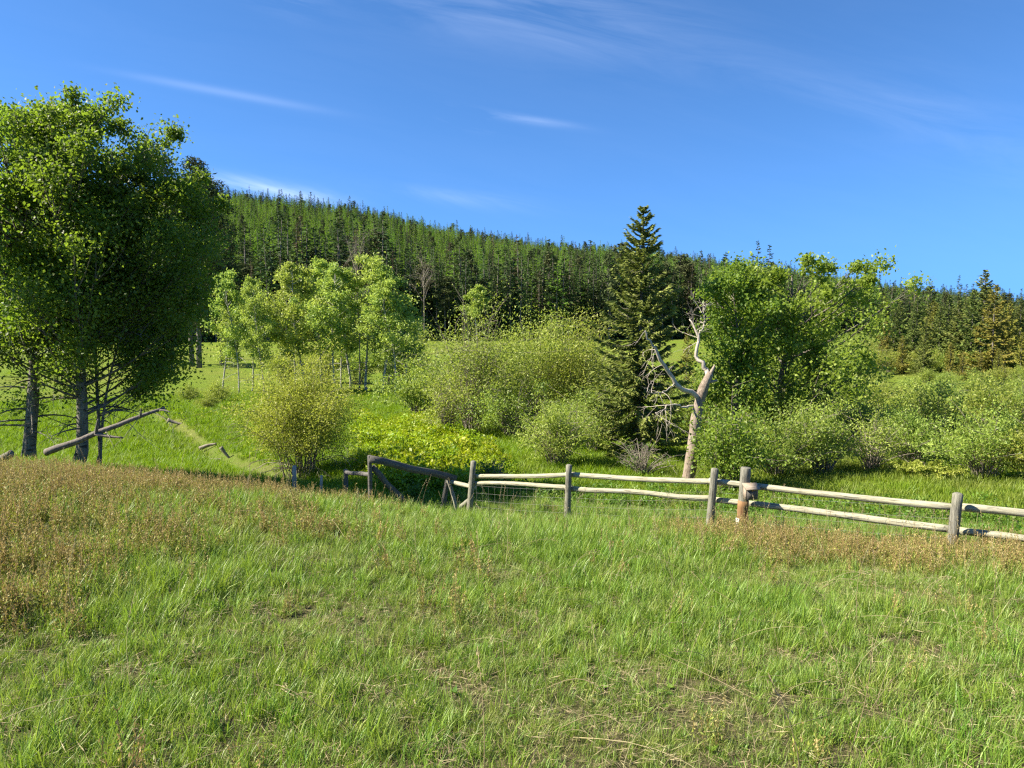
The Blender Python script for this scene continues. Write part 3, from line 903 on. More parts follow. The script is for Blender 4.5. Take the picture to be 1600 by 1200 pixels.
# a few more behind the big clump and along the far creek
for px, dep, sc, lb in ((655, 42, 1.0, 'shaded willow between the grove and the big clump'), (690, 45, 1.1, 'willow behind the left end of the big clump'), (965, 44, 1.0, 'willow behind the tall spruce'),
                        (1060, 40, .9, 'small willow on the meadow behind the dead tree branches'), (1085, 34, .95, 'willow under the left end of the cottonwood'), (345, 50, .45, 'low shrub over a dark hollow beside the grove'),
                        (300, 52, .38, 'low leafy shrub near the end of the fallen log'), (325, 46, .3, 'small bush on the far lip of the creek')):
    loc = on_ground(px, dep)
    place(tm[0], loc, rs.uniform(0, 6.28), sc * 1.05, lb, None)

for px, dep, sc, lb in ((450, 67, 1.1, 'brushy shrub behind the left trunks of the grove'), (505, 69, 1.25, 'brushy shrub behind the middle trunks of the grove'), (560, 68, 1.1, 'brushy shrub behind the dead aspen of the grove'), (612, 70, 1.2, 'brushy shrub behind the right trunks of the grove'), (645, 62, 1.1, 'shrub at the right end of the grove')):
    loc = on_ground(px, dep)
    place(tm[1], loc, rs.uniform(0, 6.28), sc * 1.05, lb, None)

bm_ = [merged_mesh('brush_clump', *tproto[k], MT['stem'], MT['willow']) for k in (0, 1, 2)]
dep = np.sqrt(rs.uniform(72 ** 2, 230 ** 2, 900))
x = (rs.uniform(1180, 2300, 900) - 800) / F * dep
keep = vnoise(x, dep, 30, 91) + 0.4 * rs.normal(size=900) > -0.45
x, dep = x[keep], dep[keep]
scatter('brush', bm_, np.stack((x, dep, H(x, dep)), 1), rs, rs.uniform(.5, 1.0, len(x)), 'pale green brush spreading over the far right of the valley', 'brush', tilt=.05)

# --- cottonwood with a wide crown right of the dead tree
cr_d = lambda u, az: (1.7 + 2.3 * math.sin(math.pi * (0.2 + 0.62 * u))) * (1 + 0.18 * math.cos(az))
p = on_ground(1218, 30)
ht = at(1218, 412, 30)[2] - p[2]
wd, lf = broadleaf(400, ht, cr_d, 85, 23000, 0.130, 0.2, 0.24, (0.35, 0.2), sig=(0.24, 0.50), sides=9, bare=6)
make_tree('cottonwood_tree', wd, lf, MT['bark_dark'], MT['cotton'], p, 0, 'wide leafy cottonwood right of the bare dead tree')
p = on_ground(1150, 28.5)
ht = at(1150, 425, 28.5)[2] - p[2]
wd, lf = broadleaf(401, ht, lambda u, az: 0.5 + 1.3 * math.sin(math.pi * (0.2 + 0.75 * u)), 42, 10500, 0.125, 0.12, 0.3, (-0.2, 0), sig=(0.28, 0.46), bare=3)
make_tree('cottonwood_tree', wd, lf, MT['bark_dark'], MT['cotton'], p, 0, 'slimmer bright green cottonwood between the dead tree and the wide one')


# ------------------------------------------------------------------ conifers
def conifer(seed, Ht, Rd, nwh, nbr, nk, kl, kw, base=0.06, power=0.85, slope=(-0.35, 0.5), mats=0, jitter=0.22, tr=None, hang=0.35, gap=0.0):
    rs = np.random.default_rng(seed)
    wd, lf = MB(), MB()
    tr = tr or Ht * 0.013
    ax = np.stack((0.008 * Ht * np.sin(np.linspace(0, 5, 10) + seed), 0.008 * Ht * np.cos(np.linspace(0, 4, 10) + seed), np.linspace(-0.02 * Ht, Ht * 0.985, 10)), 1)
    wd.tube(ax, np.linspace(tr, tr * 0.08, 10), 6)
    nb = nwh * nbr
    t = np.repeat((np.arange(nwh) + 0.5) / nwh, nbr) + rs.normal(0, 0.35 / nwh, nb)
    t = np.clip(t, 0, 0.995)
    z = Ht * (base + (1 - base) * t)
    az = rs.uniform(0, 6.283, nb)
    L = Rd * ((1 - t) ** power * np.minimum(1, 0.75 + t * 2.2)) * (1 + jitter * rs.normal(size=nb)) + 0.02 * Ht * (1 - t)
    L = np.maximum(L, 0.012 * Ht)
    keep = rs.uniform(size=nb) > gap
    t, z, az, L = t[keep], z[keep], az[keep], L[keep]
    nb = len(t)
    sl = slope[0] + (slope[1] - slope[0]) * t + rs.normal(0, 0.1, nb)
    d = np.stack((np.cos(az), np.sin(az), np.zeros(nb)), 1)
    ox = np.interp(z, ax[:, 2], ax[:, 0]); oy = np.interp(z, ax[:, 2], ax[:, 1])
    def P(s, i):
        return np.stack((ox[i], oy[i], z[i]), 1) + d[i] * (L[i] * s)[:, None] + np.stack((0 * s, 0 * s, L[i] * (sl[i] * s + 0.22 * s * s - 0.10 * np.sin(3.1 * s))), 1)
    cnt = np.maximum(3, (nk * (0.35 + L / L.max())).astype(int))
    i = np.repeat(np.arange(nb), cnt)
    n = len(i)
    s = rs.uniform(0.03, 1.0, n)
    c = P(s, i)
    side = np.stack((-np.sin(az), np.cos(az), np.zeros(nb)), 1)[i] * rs.choice((-1, 1), n)[:, None]
    w = rs.uniform(0.1, 1.0, n)[:, None]
    axd = d[i] * (1.0 - 0.45 * w) + side * w * 0.9 + np.array((0, 0, -1.0)) * (hang * rs.uniform(0, 1.3, n))[:, None] + np.array((0, 0, 0.3)) * (t[i] ** 2)[:, None]
    kk = kl * (0.32 + 0.75 * (L[i] / L.max())) * rs.uniform(0.7, 1.3, n)
    kw_ = kw * (0.45 + 0.6 * (L[i] / L.max()))
    c = c + axd / np.linalg.norm(axd, axis=1)[:, None] * (kk * 0.35)[:, None]
    bt = rs.normal(0.45, 0.18, nb)[i]
    lf.kites(c, axd, np.array((0, 0, 0.45)) + 0.9 * rs.normal(size=(n, 3)), kk, kw_ * rs.uniform(0.7, 1.3, n), np.clip(bt + rs.normal(0, 0.2, n) + 0.25 * (s - 0.5), 0, 1), fold=0.25)
    # branch wood
    for b in range(0, nb, 1 if Ht > 8 and nk > 30 else 4):
        ss = np.linspace(0, 0.9, 4)
        wd.tube(P(ss, np.full(4, b)), np.linspace(tr * 0.16, tr * 0.04, 4), 3, cap=False)
    # leader
    m = 14
    lf.kites(np.stack((np.full(m, ax[-1, 0]), np.full(m, ax[-1, 1]), Ht * np.linspace(0.955, 1.0, m)), 1), np.array((0, 0, 1.0)) + 0.5 * rs.normal(size=(m, 3)), unit(rs, m), kl * 0.3, kw * 0.4, 0.5)
    return wd, lf


def pine(seed, Ht, Rd, ncl, nk, kl, kw, base=0.35):
    rs = np.random.default_rng(seed)
    wd, lf = MB(), MB()
    tr = Ht * 0.014
    ax = np.stack((0.012 * Ht * np.sin(np.linspace(0, 4, 10) + seed), np.zeros(10), np.linspace(-0.02 * Ht, Ht * 0.98, 10)), 1)
    wd.tube(ax, np.linspace(tr, tr * 0.1, 10), 6)
    for k in range(ncl):
        u = (k + 0.5) / ncl
        z = Ht * (base + (1 - base) * u)
        az = k * 2.4 + rs.normal(0, .5)
        q = Rd * (math.sin(math.pi * (0.25 + 0.70 * u)) ** 0.8) * rs.uniform(0.35, 1.1)
        x0 = np.interp(z, ax[:, 2], ax[:, 0])
        c = np.array((x0 + q * math.cos(az), q * math.sin(az), z + 0.12 * q))
        p0 = np.array((np.interp(z - .25 * q, ax[:, 2], ax[:, 0]), 0, z - 0.25 * q))
        wd.tube(bez(p0, (p0 + c) / 2 + np.array((0, 0, -.1 * q)), c, 4), np.linspace(tr * 0.25, tr * 0.06, 4), 3, cap=False)
        n = int(nk * rs.uniform(.6, 1.3))
        pp = c + rs.normal(size=(n, 3)) * Rd * 0.19 * np.array((1, 1, .6))
        a = unit(rs, n) + np.array((0.5 * math.cos(az), 0.5 * math.sin(az), 0.5))
        lf.kites(pp, a, unit(rs, n), kl * rs.uniform(.7, 1.3, n), kw, np.clip(rs.normal(.45, .15) + rs.normal(0, .2, n), 0, 1))
    return wd, lf


# lone spruce
p = on_ground(1000, 27.5)
ht = at(1000, 322, 27.5)[2] - p[2]
wd, lf = conifer(500, ht, 1.80, 48, 9, 120, 0.30, 0.080, base=0.04, power=0.62, slope=(-0.5, 0.35), jitter=0.22, hang=0.5)
make_tree('spruce_tree', wd, lf, MT['bark_dark'], MT['spruce_hero'], p, 0.6, 'tall lone spruce standing above the willows in the middle')

# valley spruces at the right
vp = []
for k, mt in enumerate(('spruce', 'spruce_gold', 'spruce', 'spruce_gold')):
    vp.append((conifer(510 + k, 10.0, 2.2 + 0.2 * (k % 2), 30, 7, 32, 0.62, 0.19, base=0.03, power=0.7, slope=(-0.4, 0.5), jitter=0.22, hang=0.4), mt))
vm = {}
valley = [(1528, 88, 422, 0, 'tallest dark spruce above the right end of the valley thicket'), (1545, 80, 446, 1, 'golden-tinged spruce right in front of the tallest dark one'), (1490, 86, 470, 0, 'dark spruce left of the tallest right-hand spruce'),
          (1512, 84, 452, 2, 'dense green spruce touching the left side of the tallest one'), (1462, 90, 478, 2, 'green spruce in the middle of the right-hand spruces'), (1440, 80, 500, 0, 'dark spruce with its base showing above the thicket'),
          (1405, 84, 524, 1, 'small bright golden spruce at the left end of the row'), (1420, 90, 490, 2, 'green spruce behind the small golden one'), (1392, 92, 480, 0, 'dark spruce beside the cottonwood crown'), (1378, 90, 500, 3, 'brown-gold spruce half hidden by the cottonwood'),
          (1568, 84, 470, 3, 'gold-green spruce right of the golden-tinged pair'), (1585, 90, 474, 0, 'dark spruce second from the right edge'), (1605, 80, 478, 3, 'brownish spruce at the right edge of the photo'), (1590, 74, 520, 1, 'golden spruce standing low at the right edge'),
          (1555, 72, 545, 3, 'thin golden young spruce in the thicket at the right'), (1528, 74, 550, 1, 'short golden young spruce left of the thin one'), (1480, 76, 535, 3, 'gold-green young spruce at the thicket edge'), (1500, 74, 548, 1, 'gold young spruce among willow tops'),
          (1640, 82, 465, 2, 'green spruce just past the right edge'), (1450, 94, 470, 3, 'brown-tinged spruce at the back of the right-hand group'), (1072, 55, 518, 1, 'tiny golden young spruce seen through the dead tree branches'),
          (1475, 96, 462, 0, 'slim dark spruce behind the right-hand group'), (1400, 125, 470, 2, 'distant green spruce between the cottonwood and the golden spruce'), (1425, 135, 466, 0, 'distant dark spruce above the small golden one'),
          (1455, 140, 472, 2, 'distant spruce in the gap left of the tall pair'), (1500, 130, 468, 0, 'distant spruce just left of the tallest one'), (1560, 130, 476, 2, 'distant green spruce between the tallest one and the right edge'), (1580, 140, 480, 0, 'distant dark spruce near the right edge'),
          (1375, 140, 462, 0, 'distant dark spruce touching the cottonwood crown'), (1610, 135, 482, 2, 'distant spruce at the right edge')]
for px, dep, top, v, lb in valley:
    q = on_ground(px, dep)
    s = (at(px, top, dep)[2] - q[2]) / 10.0
    wdt = min(1.0, 0.62 + 0.3 * s)
    if v not in vm:
        (a, b), mt = vp[v]
        r = make_tree('spruce_tree', a, b, MT['bark_dark'], MT[mt], q, 0, lb, group='spruces at the right of the valley')
        vm[v] = r
    else:
        r = place(vm[v], q, random.uniform(0, 6.28), 1.0, lb, 'spruces at the right of the valley')
    r.scale = (s * wdt, s * wdt, s)

# two dark pines behind the left aspens
for k, (px, dep, top, hw, lb) in enumerate(((318, 95, 250, 2.6, 'tall dark pine with a narrow tip right of the left aspens'), (272, 102, 246, 2.4, 'dark pine peeking over the left aspens'), (348, 104, 284, 3.6, 'dark bushy pine at the foot of the taller pine'), (300, 98, 285, 3.0, 'dark pine filling the gap behind the left aspens'))):
    q = on_ground(px, dep)
    ht = at(px, top, dep)[2] - q[2]
    wd, lf = pine(520 + k, ht, hw, 52, 170, 0.55, 0.15, 0.18)
    make_tree('pine_tree', wd, lf, MT['bark_dark'], MT['pine'], q, 0, lb, group='dark pines behind the left aspens')

# forest protos (height 1 m, scaled)
FP = {'spruce': [], 'brown': [], 'larch': [], 'pine': []}
for k in range(4):
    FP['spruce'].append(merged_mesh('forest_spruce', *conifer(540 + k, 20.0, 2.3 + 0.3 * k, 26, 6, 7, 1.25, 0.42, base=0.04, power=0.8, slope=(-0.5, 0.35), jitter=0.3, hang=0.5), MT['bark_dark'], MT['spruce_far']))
for k in range(2):
    FP['brown'].append(merged_mesh('forest_spruce', *conifer(550 + k, 20.0, 2.3, 24, 6, 6, 1.2, 0.36, base=0.05, power=0.75, slope=(-0.5, 0.3), jitter=0.3, hang=0.5, gap=0.2), MT['bark_dark'], MT['spruce_brown']))
for k in range(4):
    FP['larch'].append(merged_mesh('larch', *conifer(560 + k, 20.0, 2.2 + 0.2 * k, 26, 6, 7, 1.15, 0.36, base=0.12, power=0.75, slope=(-0.1, 0.55), jitter=0.35, hang=0.25, gap=0.12), MT['bark_dark'], MT['larch']))
for k in range(3):
    FP['pine'].append(merged_mesh('forest_pine', *pine(570 + k, 20.0, 2.4, 26, 40, 1.0, 0.32, 0.35), MT['bark_dark'], MT['pine']))

rs = np.random.default_rng(77)
pts = []
# the edge row, then jittered rows up the slope
for r in np.concatenate((np.arange(228, 300, 4.6), np.arange(300, 420, 5.0), np.arange(420, 830, 5.6))):
    step = (4.4 if r < 300 else 4.8 if r < 420 else 5.2) / r
    a = np.arange(-0.78, 0.80, step)
    a = a + rs.normal(0, step * 0.3, len(a))
    rr = r + rs.normal(0, 1.8, len(a))
    pts.append(np.stack((a, rr), 1))
pts = np.vstack(pts)
a, rr = pts[:, 0], pts[:, 1]
fx, fy = rr * np.sin(a), rr * np.cos(a)
r0_, rd_ = foot_ridge(a)
k_ = (rr > r0_ - 4) & (rr < rd_ + 15)
fx, fy, rr, a, r0_, rd_ = fx[k_], fy[k_], rr[k_], a[k_], r0_[k_], rd_[k_]
fz = H(fx, fy)
fpx = 800 + F * np.tan(a)
up_ = (rr - r0_) / 400.0
n = len(fx)
u = rs.uniform(size=n)
pat = vnoise(fx, fy, 70, 9)
edge = np.clip(1 - up_ / 0.13, 0, 1)
p_larch = np.clip(0.72 + 0.3 * pat - 0.9 * edge - 0.7 * np.clip((rr - rd_ + 80) / 60, 0, 1), 0.03, 0.95)
p_larch = np.where(fpx > 1380, p_larch * 0.55, p_larch)
kind = np.where(u < p_larch, 2, np.where(u < p_larch + (1 - p_larch) * 0.72, 0, np.where(u < p_larch + (1 - p_larch) * 0.80, 1, 3)))
ht = np.where(kind == 2, rs.normal(17, 3.6, n), np.where(kind == 3, rs.normal(16.5, 3, n), rs.normal(18, 4.4, n)))
ht = ht * np.clip(1.0 - 0.30 * np.clip((rr - r0_ - 30) / 80, 0, 1), 0, 1) * np.where(rr > rd_ - 50, 0.9, 1.0)
front = (rr - r0_ < 22) & (kind != 2) & (fpx < 1250)
ht = np.where(front, ht * 1.22, ht)
ht = np.clip(ht, 7, 31)
# the young and dark trees in front at the left stand taller
tall = (fpx > 415) & (fpx < 640) & (rr < 275)
ht = np.where(tall, ht * 1.22, ht)
ht = ht * (1 + 0.16 * vnoise(fx, fy, 28, 14))
wid = rs.uniform(0.8, 1.5, n)
size = ht / fy
inview = (np.abs(fpx - 800) < 850)
order = np.argsort(-(size * inview))
ind = order[:270]
rest = np.ones(n, bool); rest[ind] = False
allmesh = FP['spruce'] + FP['brown'] + FP['larch'] + FP['pine']
off = {0: (0, 4), 1: (4, 2), 2: (6, 4), 3: (10, 3)}
pick = np.array([off[k][0] + rs.integers(0, off[k][1]) for k in kind])
LM = ((-9e9, 285, 'behind the dark left aspens'), (285, 430, 'above the left of the aspen grove'), (430, 560, 'above the middle of the aspen grove'), (560, 680, 'above the right of the aspen grove'), (680, 780, 'above the left of the willow clump'),
      (780, 940, 'beyond the big willow clump'), (940, 1090, 'behind the lone spruce and dead tree'), (1090, 1380, 'behind the cottonwoods'), (1380, 9e9, 'behind the golden spruces'))
NM = {0: ('spruce_tree', 'dark forest spruce'), 1: ('spruce_tree', 'brownish dying spruce'), 2: ('larch_tree', 'feathery green larch'), 3: ('pine_tree', 'round-topped pine')}
for i in ind:
    nm, desc = NM[int(kind[i])]
    lm = next(t_ for lo, hi, t_ in LM if lo <= fpx[i] < hi)
    desc = ('tall ' if ht[i] > 21.5 else 'short ' if ht[i] < 17 else '') + desc
    row = 'at the meadow edge' if rr[i] < r0_[i] + 7 else 'in the second rank' if rr[i] < r0_[i] + 16 else 'low on the slope'
    o = bpy.data.objects.new(nm, allmesh[pick[i]])
    COL.objects.link(o)
    o.location = (fx[i], fy[i], fz[i])
    s = ht[i] / 20.0
    o.rotation_euler = (0, 0, rs.uniform(0, 6.28))
    o.scale = (s * wid[i], s * wid[i], s)
    tag(o, f'{desc} {row}, {lm}', 'tree', f'{desc} {row} {lm}')
sc = np.stack((ht / 20 * wid, ht / 20 * wid, ht / 20), 1)
scatter('forest', allmesh, np.stack((fx, fy, fz), 1)[rest], rs, sc[rest], 'mixed larch and spruce forest covering the hill up to the skyline', 'forest', tilt=0.02, idx=pick[rest])

# odd pale tree and bare trees at the forest edge
q = on_ground(745, 222)
wd, lf = broadleaf(580, 16.5, lambda u, az: 1.2 + 2.6 * math.sin(math.pi * (0.15 + 0.8 * u)), 36, 5200, 0.5, 0.2, 0.45, sig=(.5, .9))
make_tree('aspen_tree', wd, lf, MT['bark_aspen'], MT['aspen_far'], q, 0, 'single yellow-green aspen against the dark forest edge')
bare_tree('bare_tree', 664, 218, 405, 6, 'bare grey tree against the dark forest right of the grove', MT['stem'], 0.2, 0.5)

# ------------------------------------------------------------------ dead tree
DT = 21.5
root = tag(empty('dead_tree', on_ground(1078, DT)), 'bare bleached dead tree with a leaning red-brown trunk behind the fence', 'tree')
o0 = np.array(root.location)
rs = np.random.default_rng(8)


def pix(path, dep=DT, dy=None):
    return np.array([at(px, py, dep + (0 if dy is None else dy[i])) for i, (px, py) in enumerate(path)]) - o0


def smooth(pts, n):
    pts = np.asarray(pts, float)
    t = np.linspace(0, len(pts) - 1, n)
    i = np.clip(t.astype(int), 0, len(pts) - 2); f = (t - i)[:, None]
    P = lambda k: pts[np.clip(k, 0, len(pts) - 1)]
    p0, p1, p2, p3 = P(i - 1), P(i), P(i + 1), P(i + 2)
    return 0.5 * (2 * p1 + (p2 - p0) * f + (2 * p0 - 5 * p1 + 4 * p2 - p3) * f * f + (3 * p1 - p0 - 3 * p2 + p3) * f ** 3)


tk = MB()
tk.tube(smooth(pix([(1068, 775), (1075, 740), (1082, 700), (1086, 660), (1093, 625), (1102, 598), (1110, 583)]), 20), np.interp(np.linspace(0, 1, 20), (0, .1, .5, .8, 1), (0.25, 0.19, 0.165, 0.145, 0.09)), 10, rough=0.09, rs=rs)
tk.tube(smooth(pix([(1108, 588), (1114, 577), (1117, 570)]), 4), (0.07, 0.05, 0.02), 6)
tk.tube(smooth(pix([(1104, 598), (1114, 596), (1121, 594)]), 4), (0.06, 0.045, 0.03), 6)
trunk = tk.build('trunk', MT['deadbark'], root, smooth=True)
mains = [
    ([(1092, 622), (1080, 613), (1063, 606), (1050, 588), (1036, 568), (1026, 550), (1022, 540), (1012, 528), (1009, 516)], (0, -.1, -.25, -.4, -.5, -.6, -.7, -.75, -.8), 0.085, 1.2),
    ([(1106, 588), (1104, 575), (1097, 567), (1089, 560), (1088, 545), (1091, 530), (1092, 522), (1085, 510), (1077, 500)], (0, .1, .15, .2, .2, .25, .3, .35, .4), 0.075, 0.9),
    ([(1085, 634), (1070, 636), (1058, 633), (1045, 634), (1036, 640), (1024, 646)], (0, -.2, -.4, -.5, -.6, -.7), 0.04, 1.3),
    ([(1092, 522), (1099, 510), (1101, 500), (1098, 488), (1101, 478)], (.3, .2, .1, .1, .0), 0.028, 0.8),
    ([(1055, 598), (1040, 610), (1028, 614), (1010, 612)], (-.35, -.6, -.8, -1.0), 0.022, 0.8)]
for path, dy, r, ll in mains:
    P_ = smooth(pix(path, DT, dy), 18)
    P_[2:] += rs.normal(size=(16, 3)) * 0.022
    b = MB(); b.tube(P_, np.linspace(r, r * 0.22, 18), 7, rough=0.06, rs=rs)
    bo = b.build('branch', MT['dead'], trunk, smooth=True)
    tw = MB()
    for k in range(6):
        i = rs.integers(7, 18)
        dirn = np.array((rs.normal(-0.35, .6), rs.normal(0, .6), rs.normal(0.25 if path[0][1] < 600 else -0.25, .5)))
        stick_tree(tw, rs, P_[i], dirn, rs.uniform(.35, .85) * ll, 0.010, 2, 0.45, 0.7 if path[0][1] > 600 else 0.1, 4, 2)
    two = tw.build('twig', MT['dead'], trunk)
    two['kind'] = 'stuff'

# ------------------------------------------------------------------ fallen log at the left
DL = 14.2
root = tag(empty('fallen_log', at(80, 704, DL)), 'grey fallen log with broken stubs lying over the bank by the left aspens', 'log')
o0 = np.array(root.location)
lg = MB()
P_ = smooth(pix([(72, 707), (92, 699), (120, 690), (152, 676), (185, 664), (215, 652), (240, 643), (258, 637)], DL, (-.05, -.05, 0, .1, .2, .35, .5, .6)), 20)
lg.tube(P_, np.linspace(0.078, 0.028, 20), 9, rough=0.07, rs=rs)
log = lg.build('trunk', MT['bark_dark'], root, smooth=True)
for path, r in (([(150, 678), (170, 682), (192, 684)], .045), ([(150, 680), (151, 668), (153, 655)], .04), ([(219, 652), (220, 645), (220, 638)], .03), ([(250, 641), (258, 641), (266, 644)], .02)):
    s_ = MB(); s_.tube(smooth(pix(path, DL, (.05, .0, -.05)), 6), np.linspace(r, r * 0.35, 6), 6, rough=.08, rs=rs)
    s_.build('stub', MT['bark_dark'], root, smooth=True)
tw = MB()
for i in (9, 12, 14, 16, 18):
    for q in range(1):
        stick_tree(tw, rs, P_[i], (rs.normal(.5, .3), rs.normal(0, .3), rs.normal(-.5, .2)), rs.uniform(.3, .8), 0.010, 1, 0.5, 0.4, 3, 3)
tw.build('twigs', MT['stem'], root)
root = tag(empty('log_stump', at(12, 712, 13.6)), 'short pale log end at the left edge of the bank', 'log')
o0 = np.array(root.location)
s_ = MB(); s_.tube(smooth(pix([(-20, 726), (0, 718), (18, 708)], 13.6), 8), 0.075, 8, rough=.08, rs=rs); s_.build('trunk', MT['post'], root, smooth=True)

# driftwood along the creek
for k, (path, dep, r, lb) in enumerate((
        ([(312, 688), (325, 683), (338, 681)], 33.0, .10, 'grey driftwood piece lying on the far creek lip'), ([(326, 697), (346, 696)], 30.5, .07, 'short driftwood piece at the creek bend'),
        ([(345, 695), (352, 705), (360, 714)], 30.0, .08, 'pale driftwood branch slanting down the creek bank'), ([(262, 656), (276, 661), (290, 664)], 41.0, .10, 'bleached driftwood at the upper creek'),
        ([(353, 634), (362, 632), (368, 638)], 50, .09, 'curved pale branch over the dark hollow by the grove'))):
    P_ = np.array([at(x_, y_, dep) for x_, y_ in path])
    o_ = P_.mean(0); gzz = gz(o_[0], o_[1])
    P_[:, 2] += gzz + r * 0.6 - P_[:, 2].min() if k != 4 else 0
    mb = MB(); mb.tube(smooth(P_ - o_, 8), np.linspace(r, r * .5, 8), 7, rough=.1, rs=rs)
    ob = mb.build('driftwood', MT['stem'], None, smooth=True); ob.location = o_
    tag(ob, lb, 'driftwood')

# ------------------------------------------------------------------ fences
def along_x(o, a, b):
    """turn the mesh so that its own x axis runs along the piece (grain follows it)"""
    a, b = np.asarray(a, float), np.asarray(b, float)
    Rm = Vector(b - a).to_track_quat('X', 'Z').to_matrix()
    A = np.array(Rm)
    me = o.data
    v = np.empty(len(me.vertices) * 3, np.float32)
    me.vertices.foreach_get('co', v)
    me.vertices.foreach_set('co', ((v.reshape(-1, 3) - a) @ A).astype(np.float32).ravel())
    me.update()
    o.location = a
    o.rotation_euler = Rm.to_euler()
    return o


def wobble_tube(a, b, r0, r1, rs, n=14, amp=0.020, sides=10, rough=0.05):
    a, b = np.asarray(a, float), np.asarray(b, float)
    t = np.linspace(0, 1, n)[:, None]
    L = np.linalg.norm(b - a)
    P_ = a + (b - a) * t
    for k in (1, 2, 3):
        P_ = P_ + np.sin(t * math.pi * k) * rs.normal(size=3) * amp * L / 3 / k
    mb = MB()
    mb.tube(P_, np.linspace(r0, r1, n) * (1 + 0.03 * rs.normal(size=n)), sides, rough=rough, rs=rs)
    return mb


def post(parent, b, t, r, mat, name='post', top='round', label=None):
    """round post from b to t with a rounded or sawn top, sunk into the ground"""
    b, t = np.asarray(b, float), np.asarray(t, float)
    d = (t - b) / np.linalg.norm(t - b)
    n = 10
    s = np.linspace(0, 1, n)[:, None]
    P_ = (b - d * 0.3) + (t - b + d * 0.3) * s
    rad = np.full(n, r) * np.linspace(1.06, 0.96, n)
    if top == 'round':
        P_ = np.vstack((P_, t + d * r * 0.25)); rad = np.append(rad, r * 0.62)
    else:
        P_ = np.vstack((P_, t + d * 0.006)); rad = np.append(rad, r * 0.90)
    mb = MB(); mb.tube(P_, rad, 12, rough=0.03, rs=rs)
    o = mb.build(name, mat, parent, smooth=True)
    if label: o['label'] = label
    return o


rs = np.random.default_rng(21)
org = on_ground(890, 14.0)
fence = tag(empty('rail_fence', org), 'two-rail fence of pale round rails on grey posts crossing the right half', 'fence')
o0 = org
G = lambda px, dep, py: np.array((*at(px, py, dep)[:2], gz(*at(px, py, dep)[:2])))
posts = [(733, 802, 740, 721, 15.5, .062), (886, 828, 889, 727, 14.0, .062), (1108, 836, 1117, 733, 12.5, .066), (1486, 868, 1497, 772, 10.5, .075), (2010, 940, 2028, 818, 9.0, .075)]
for bx, by, tx, ty, dep, r in posts:
    g = G(bx, dep, by)
    post(fence, g - o0, at(tx, ty, dep) - o0, r, MT['post'])
rails = [((736, 744, 15.62), (894, 741, 14.12), .050, .052), ((734, 755, 15.62), (893, 762, 14.12), .050, .054), ((884, 741, 14.16), (1121, 753, 12.66), .056, .058), ((884, 762, 14.16), (1118, 778, 12.66), .055, .058),
         ((1108, 751, 12.68), (1500, 793, 10.66), .056, .060), ((1110, 780, 12.68), (1496, 828, 10.66), .056, .062), ((1488, 791, 10.70), (2035, 846, 9.15), .062, .062), ((1488, 828, 10.70), (2030, 888, 9.15), .060, .060),
         ((700, 752, 16.25), (742, 762, 15.64), .048, .048)]
for (ax_, ay_, ad), (bx, by, bd), r0, r1 in rails:
    A_, B_ = at(ax_, ay_, ad) - o0, at(bx, by, bd) - o0
    along_x(wobble_tube(A_, B_, r0 * .9, r1 * .88, rs).build('rail', MT['rail'], fence, smooth=True), A_, B_)
# woven wire below the rails
wr = MB()
for (a_, b_) in (((735, 15.55), (888, 14.05)), ((888, 14.05), (1110, 12.55)), ((1110, 12.55), (1490, 10.55))):
    pa, pb = at(a_[0], 760, a_[1]), at(b_[0], 770, b_[1])
    za, zb = gz(pa[0], pa[1]), gz(pb[0], pb[1])
    for h in (0.08, 0.2, 0.34, 0.5, 0.66):
        A_ = np.array((pa[0], pa[1], za + h)); B_ = np.array((pb[0], pb[1], zb + h))
        t = np.linspace(0, 1, 8)[:, None]
        wr.tube(A_ + (B_ - A_) * t - np.array((0, 0, .02)) * np.sin(t * 3.14) - o0, 0.0018, 3, cap=False)
    for k in range(1, 15):
        f = k / 15
        c = np.array((pa[0] + (pb[0] - pa[0]) * f, pa[1] + (pb[1] - pa[1]) * f, za + (zb - za) * f))
        wr.tube(np.array((c + (0, 0, .08), c + (0, 0, .66))) - o0, 0.0014, 3, cap=False)
wr.build('wire_mesh', MT['wire'], fence)

# tall pole with a small wooden box
org = G(1158, 12.15, 832)
pole = tag(empty('box_post', org), 'stout round pole with a small wooden box and orange weathered base', 'post')
o0 = org
P0, P1, P2 = at(1159, 828, 12.15), at(1161.5, 782, 12.15), at(1165.5, 731, 12.15)
post(pole, org - o0, P2 - o0, 0.088, MT['post'], 'pole', 'flat')
mb = MB()
n = 7
t = np.linspace(0, 1, n)[:, None]
mb.tube(org - o0 - np.array((0, 0, .05)) + (P1 - org + np.array((0, 0, .05))) * t, 0.0935, 12, rough=0.02, rs=rs)
sl = mb.build('weathered_base', MT['orangewood'], pole, smooth=True)
sl['label'] = 'orange weathered lower pole'
fr = np.array((0.10, -0.995, 0.0)); fr /= np.linalg.norm(fr)
rt = np.array((fr[1] * -1, fr[0], 0)) * 1.0
upv = np.array((0, 0, 1.0))
bc = at(1167, 767, 12.15) + fr * 0.155 - o0
bx = empty('box', bc); bx.parent = pole
for nm, c_, hx, hy, hz, mt in (('back_panel', bc - fr * .055, .105, .009, .105, 'boxwood'), ('side_panel', bc - rt * .097, .009, .045, .103, 'boxwood'), ('side_panel', bc + rt * .097, .009, .045, .103, 'boxwood'),
                               ('front_panel', bc + fr * .048 - upv * .012, .086, .008, .090, 'shadewood'), ('floor_panel', bc - upv * .094, .086, .038, .008, 'boxwood')):  # front coloured darker than the sides, its shade painted in
    mb = MB(); mb.box(c_ - bc, rt, fr, upv, hx, hy, hz); mb.build(nm, MT[mt], bx)
lid = MB()
tl = (upv - fr * 0.0); d2 = (fr * 0.93 - upv * 0.36); n2 = (upv * 0.93 + fr * 0.36)
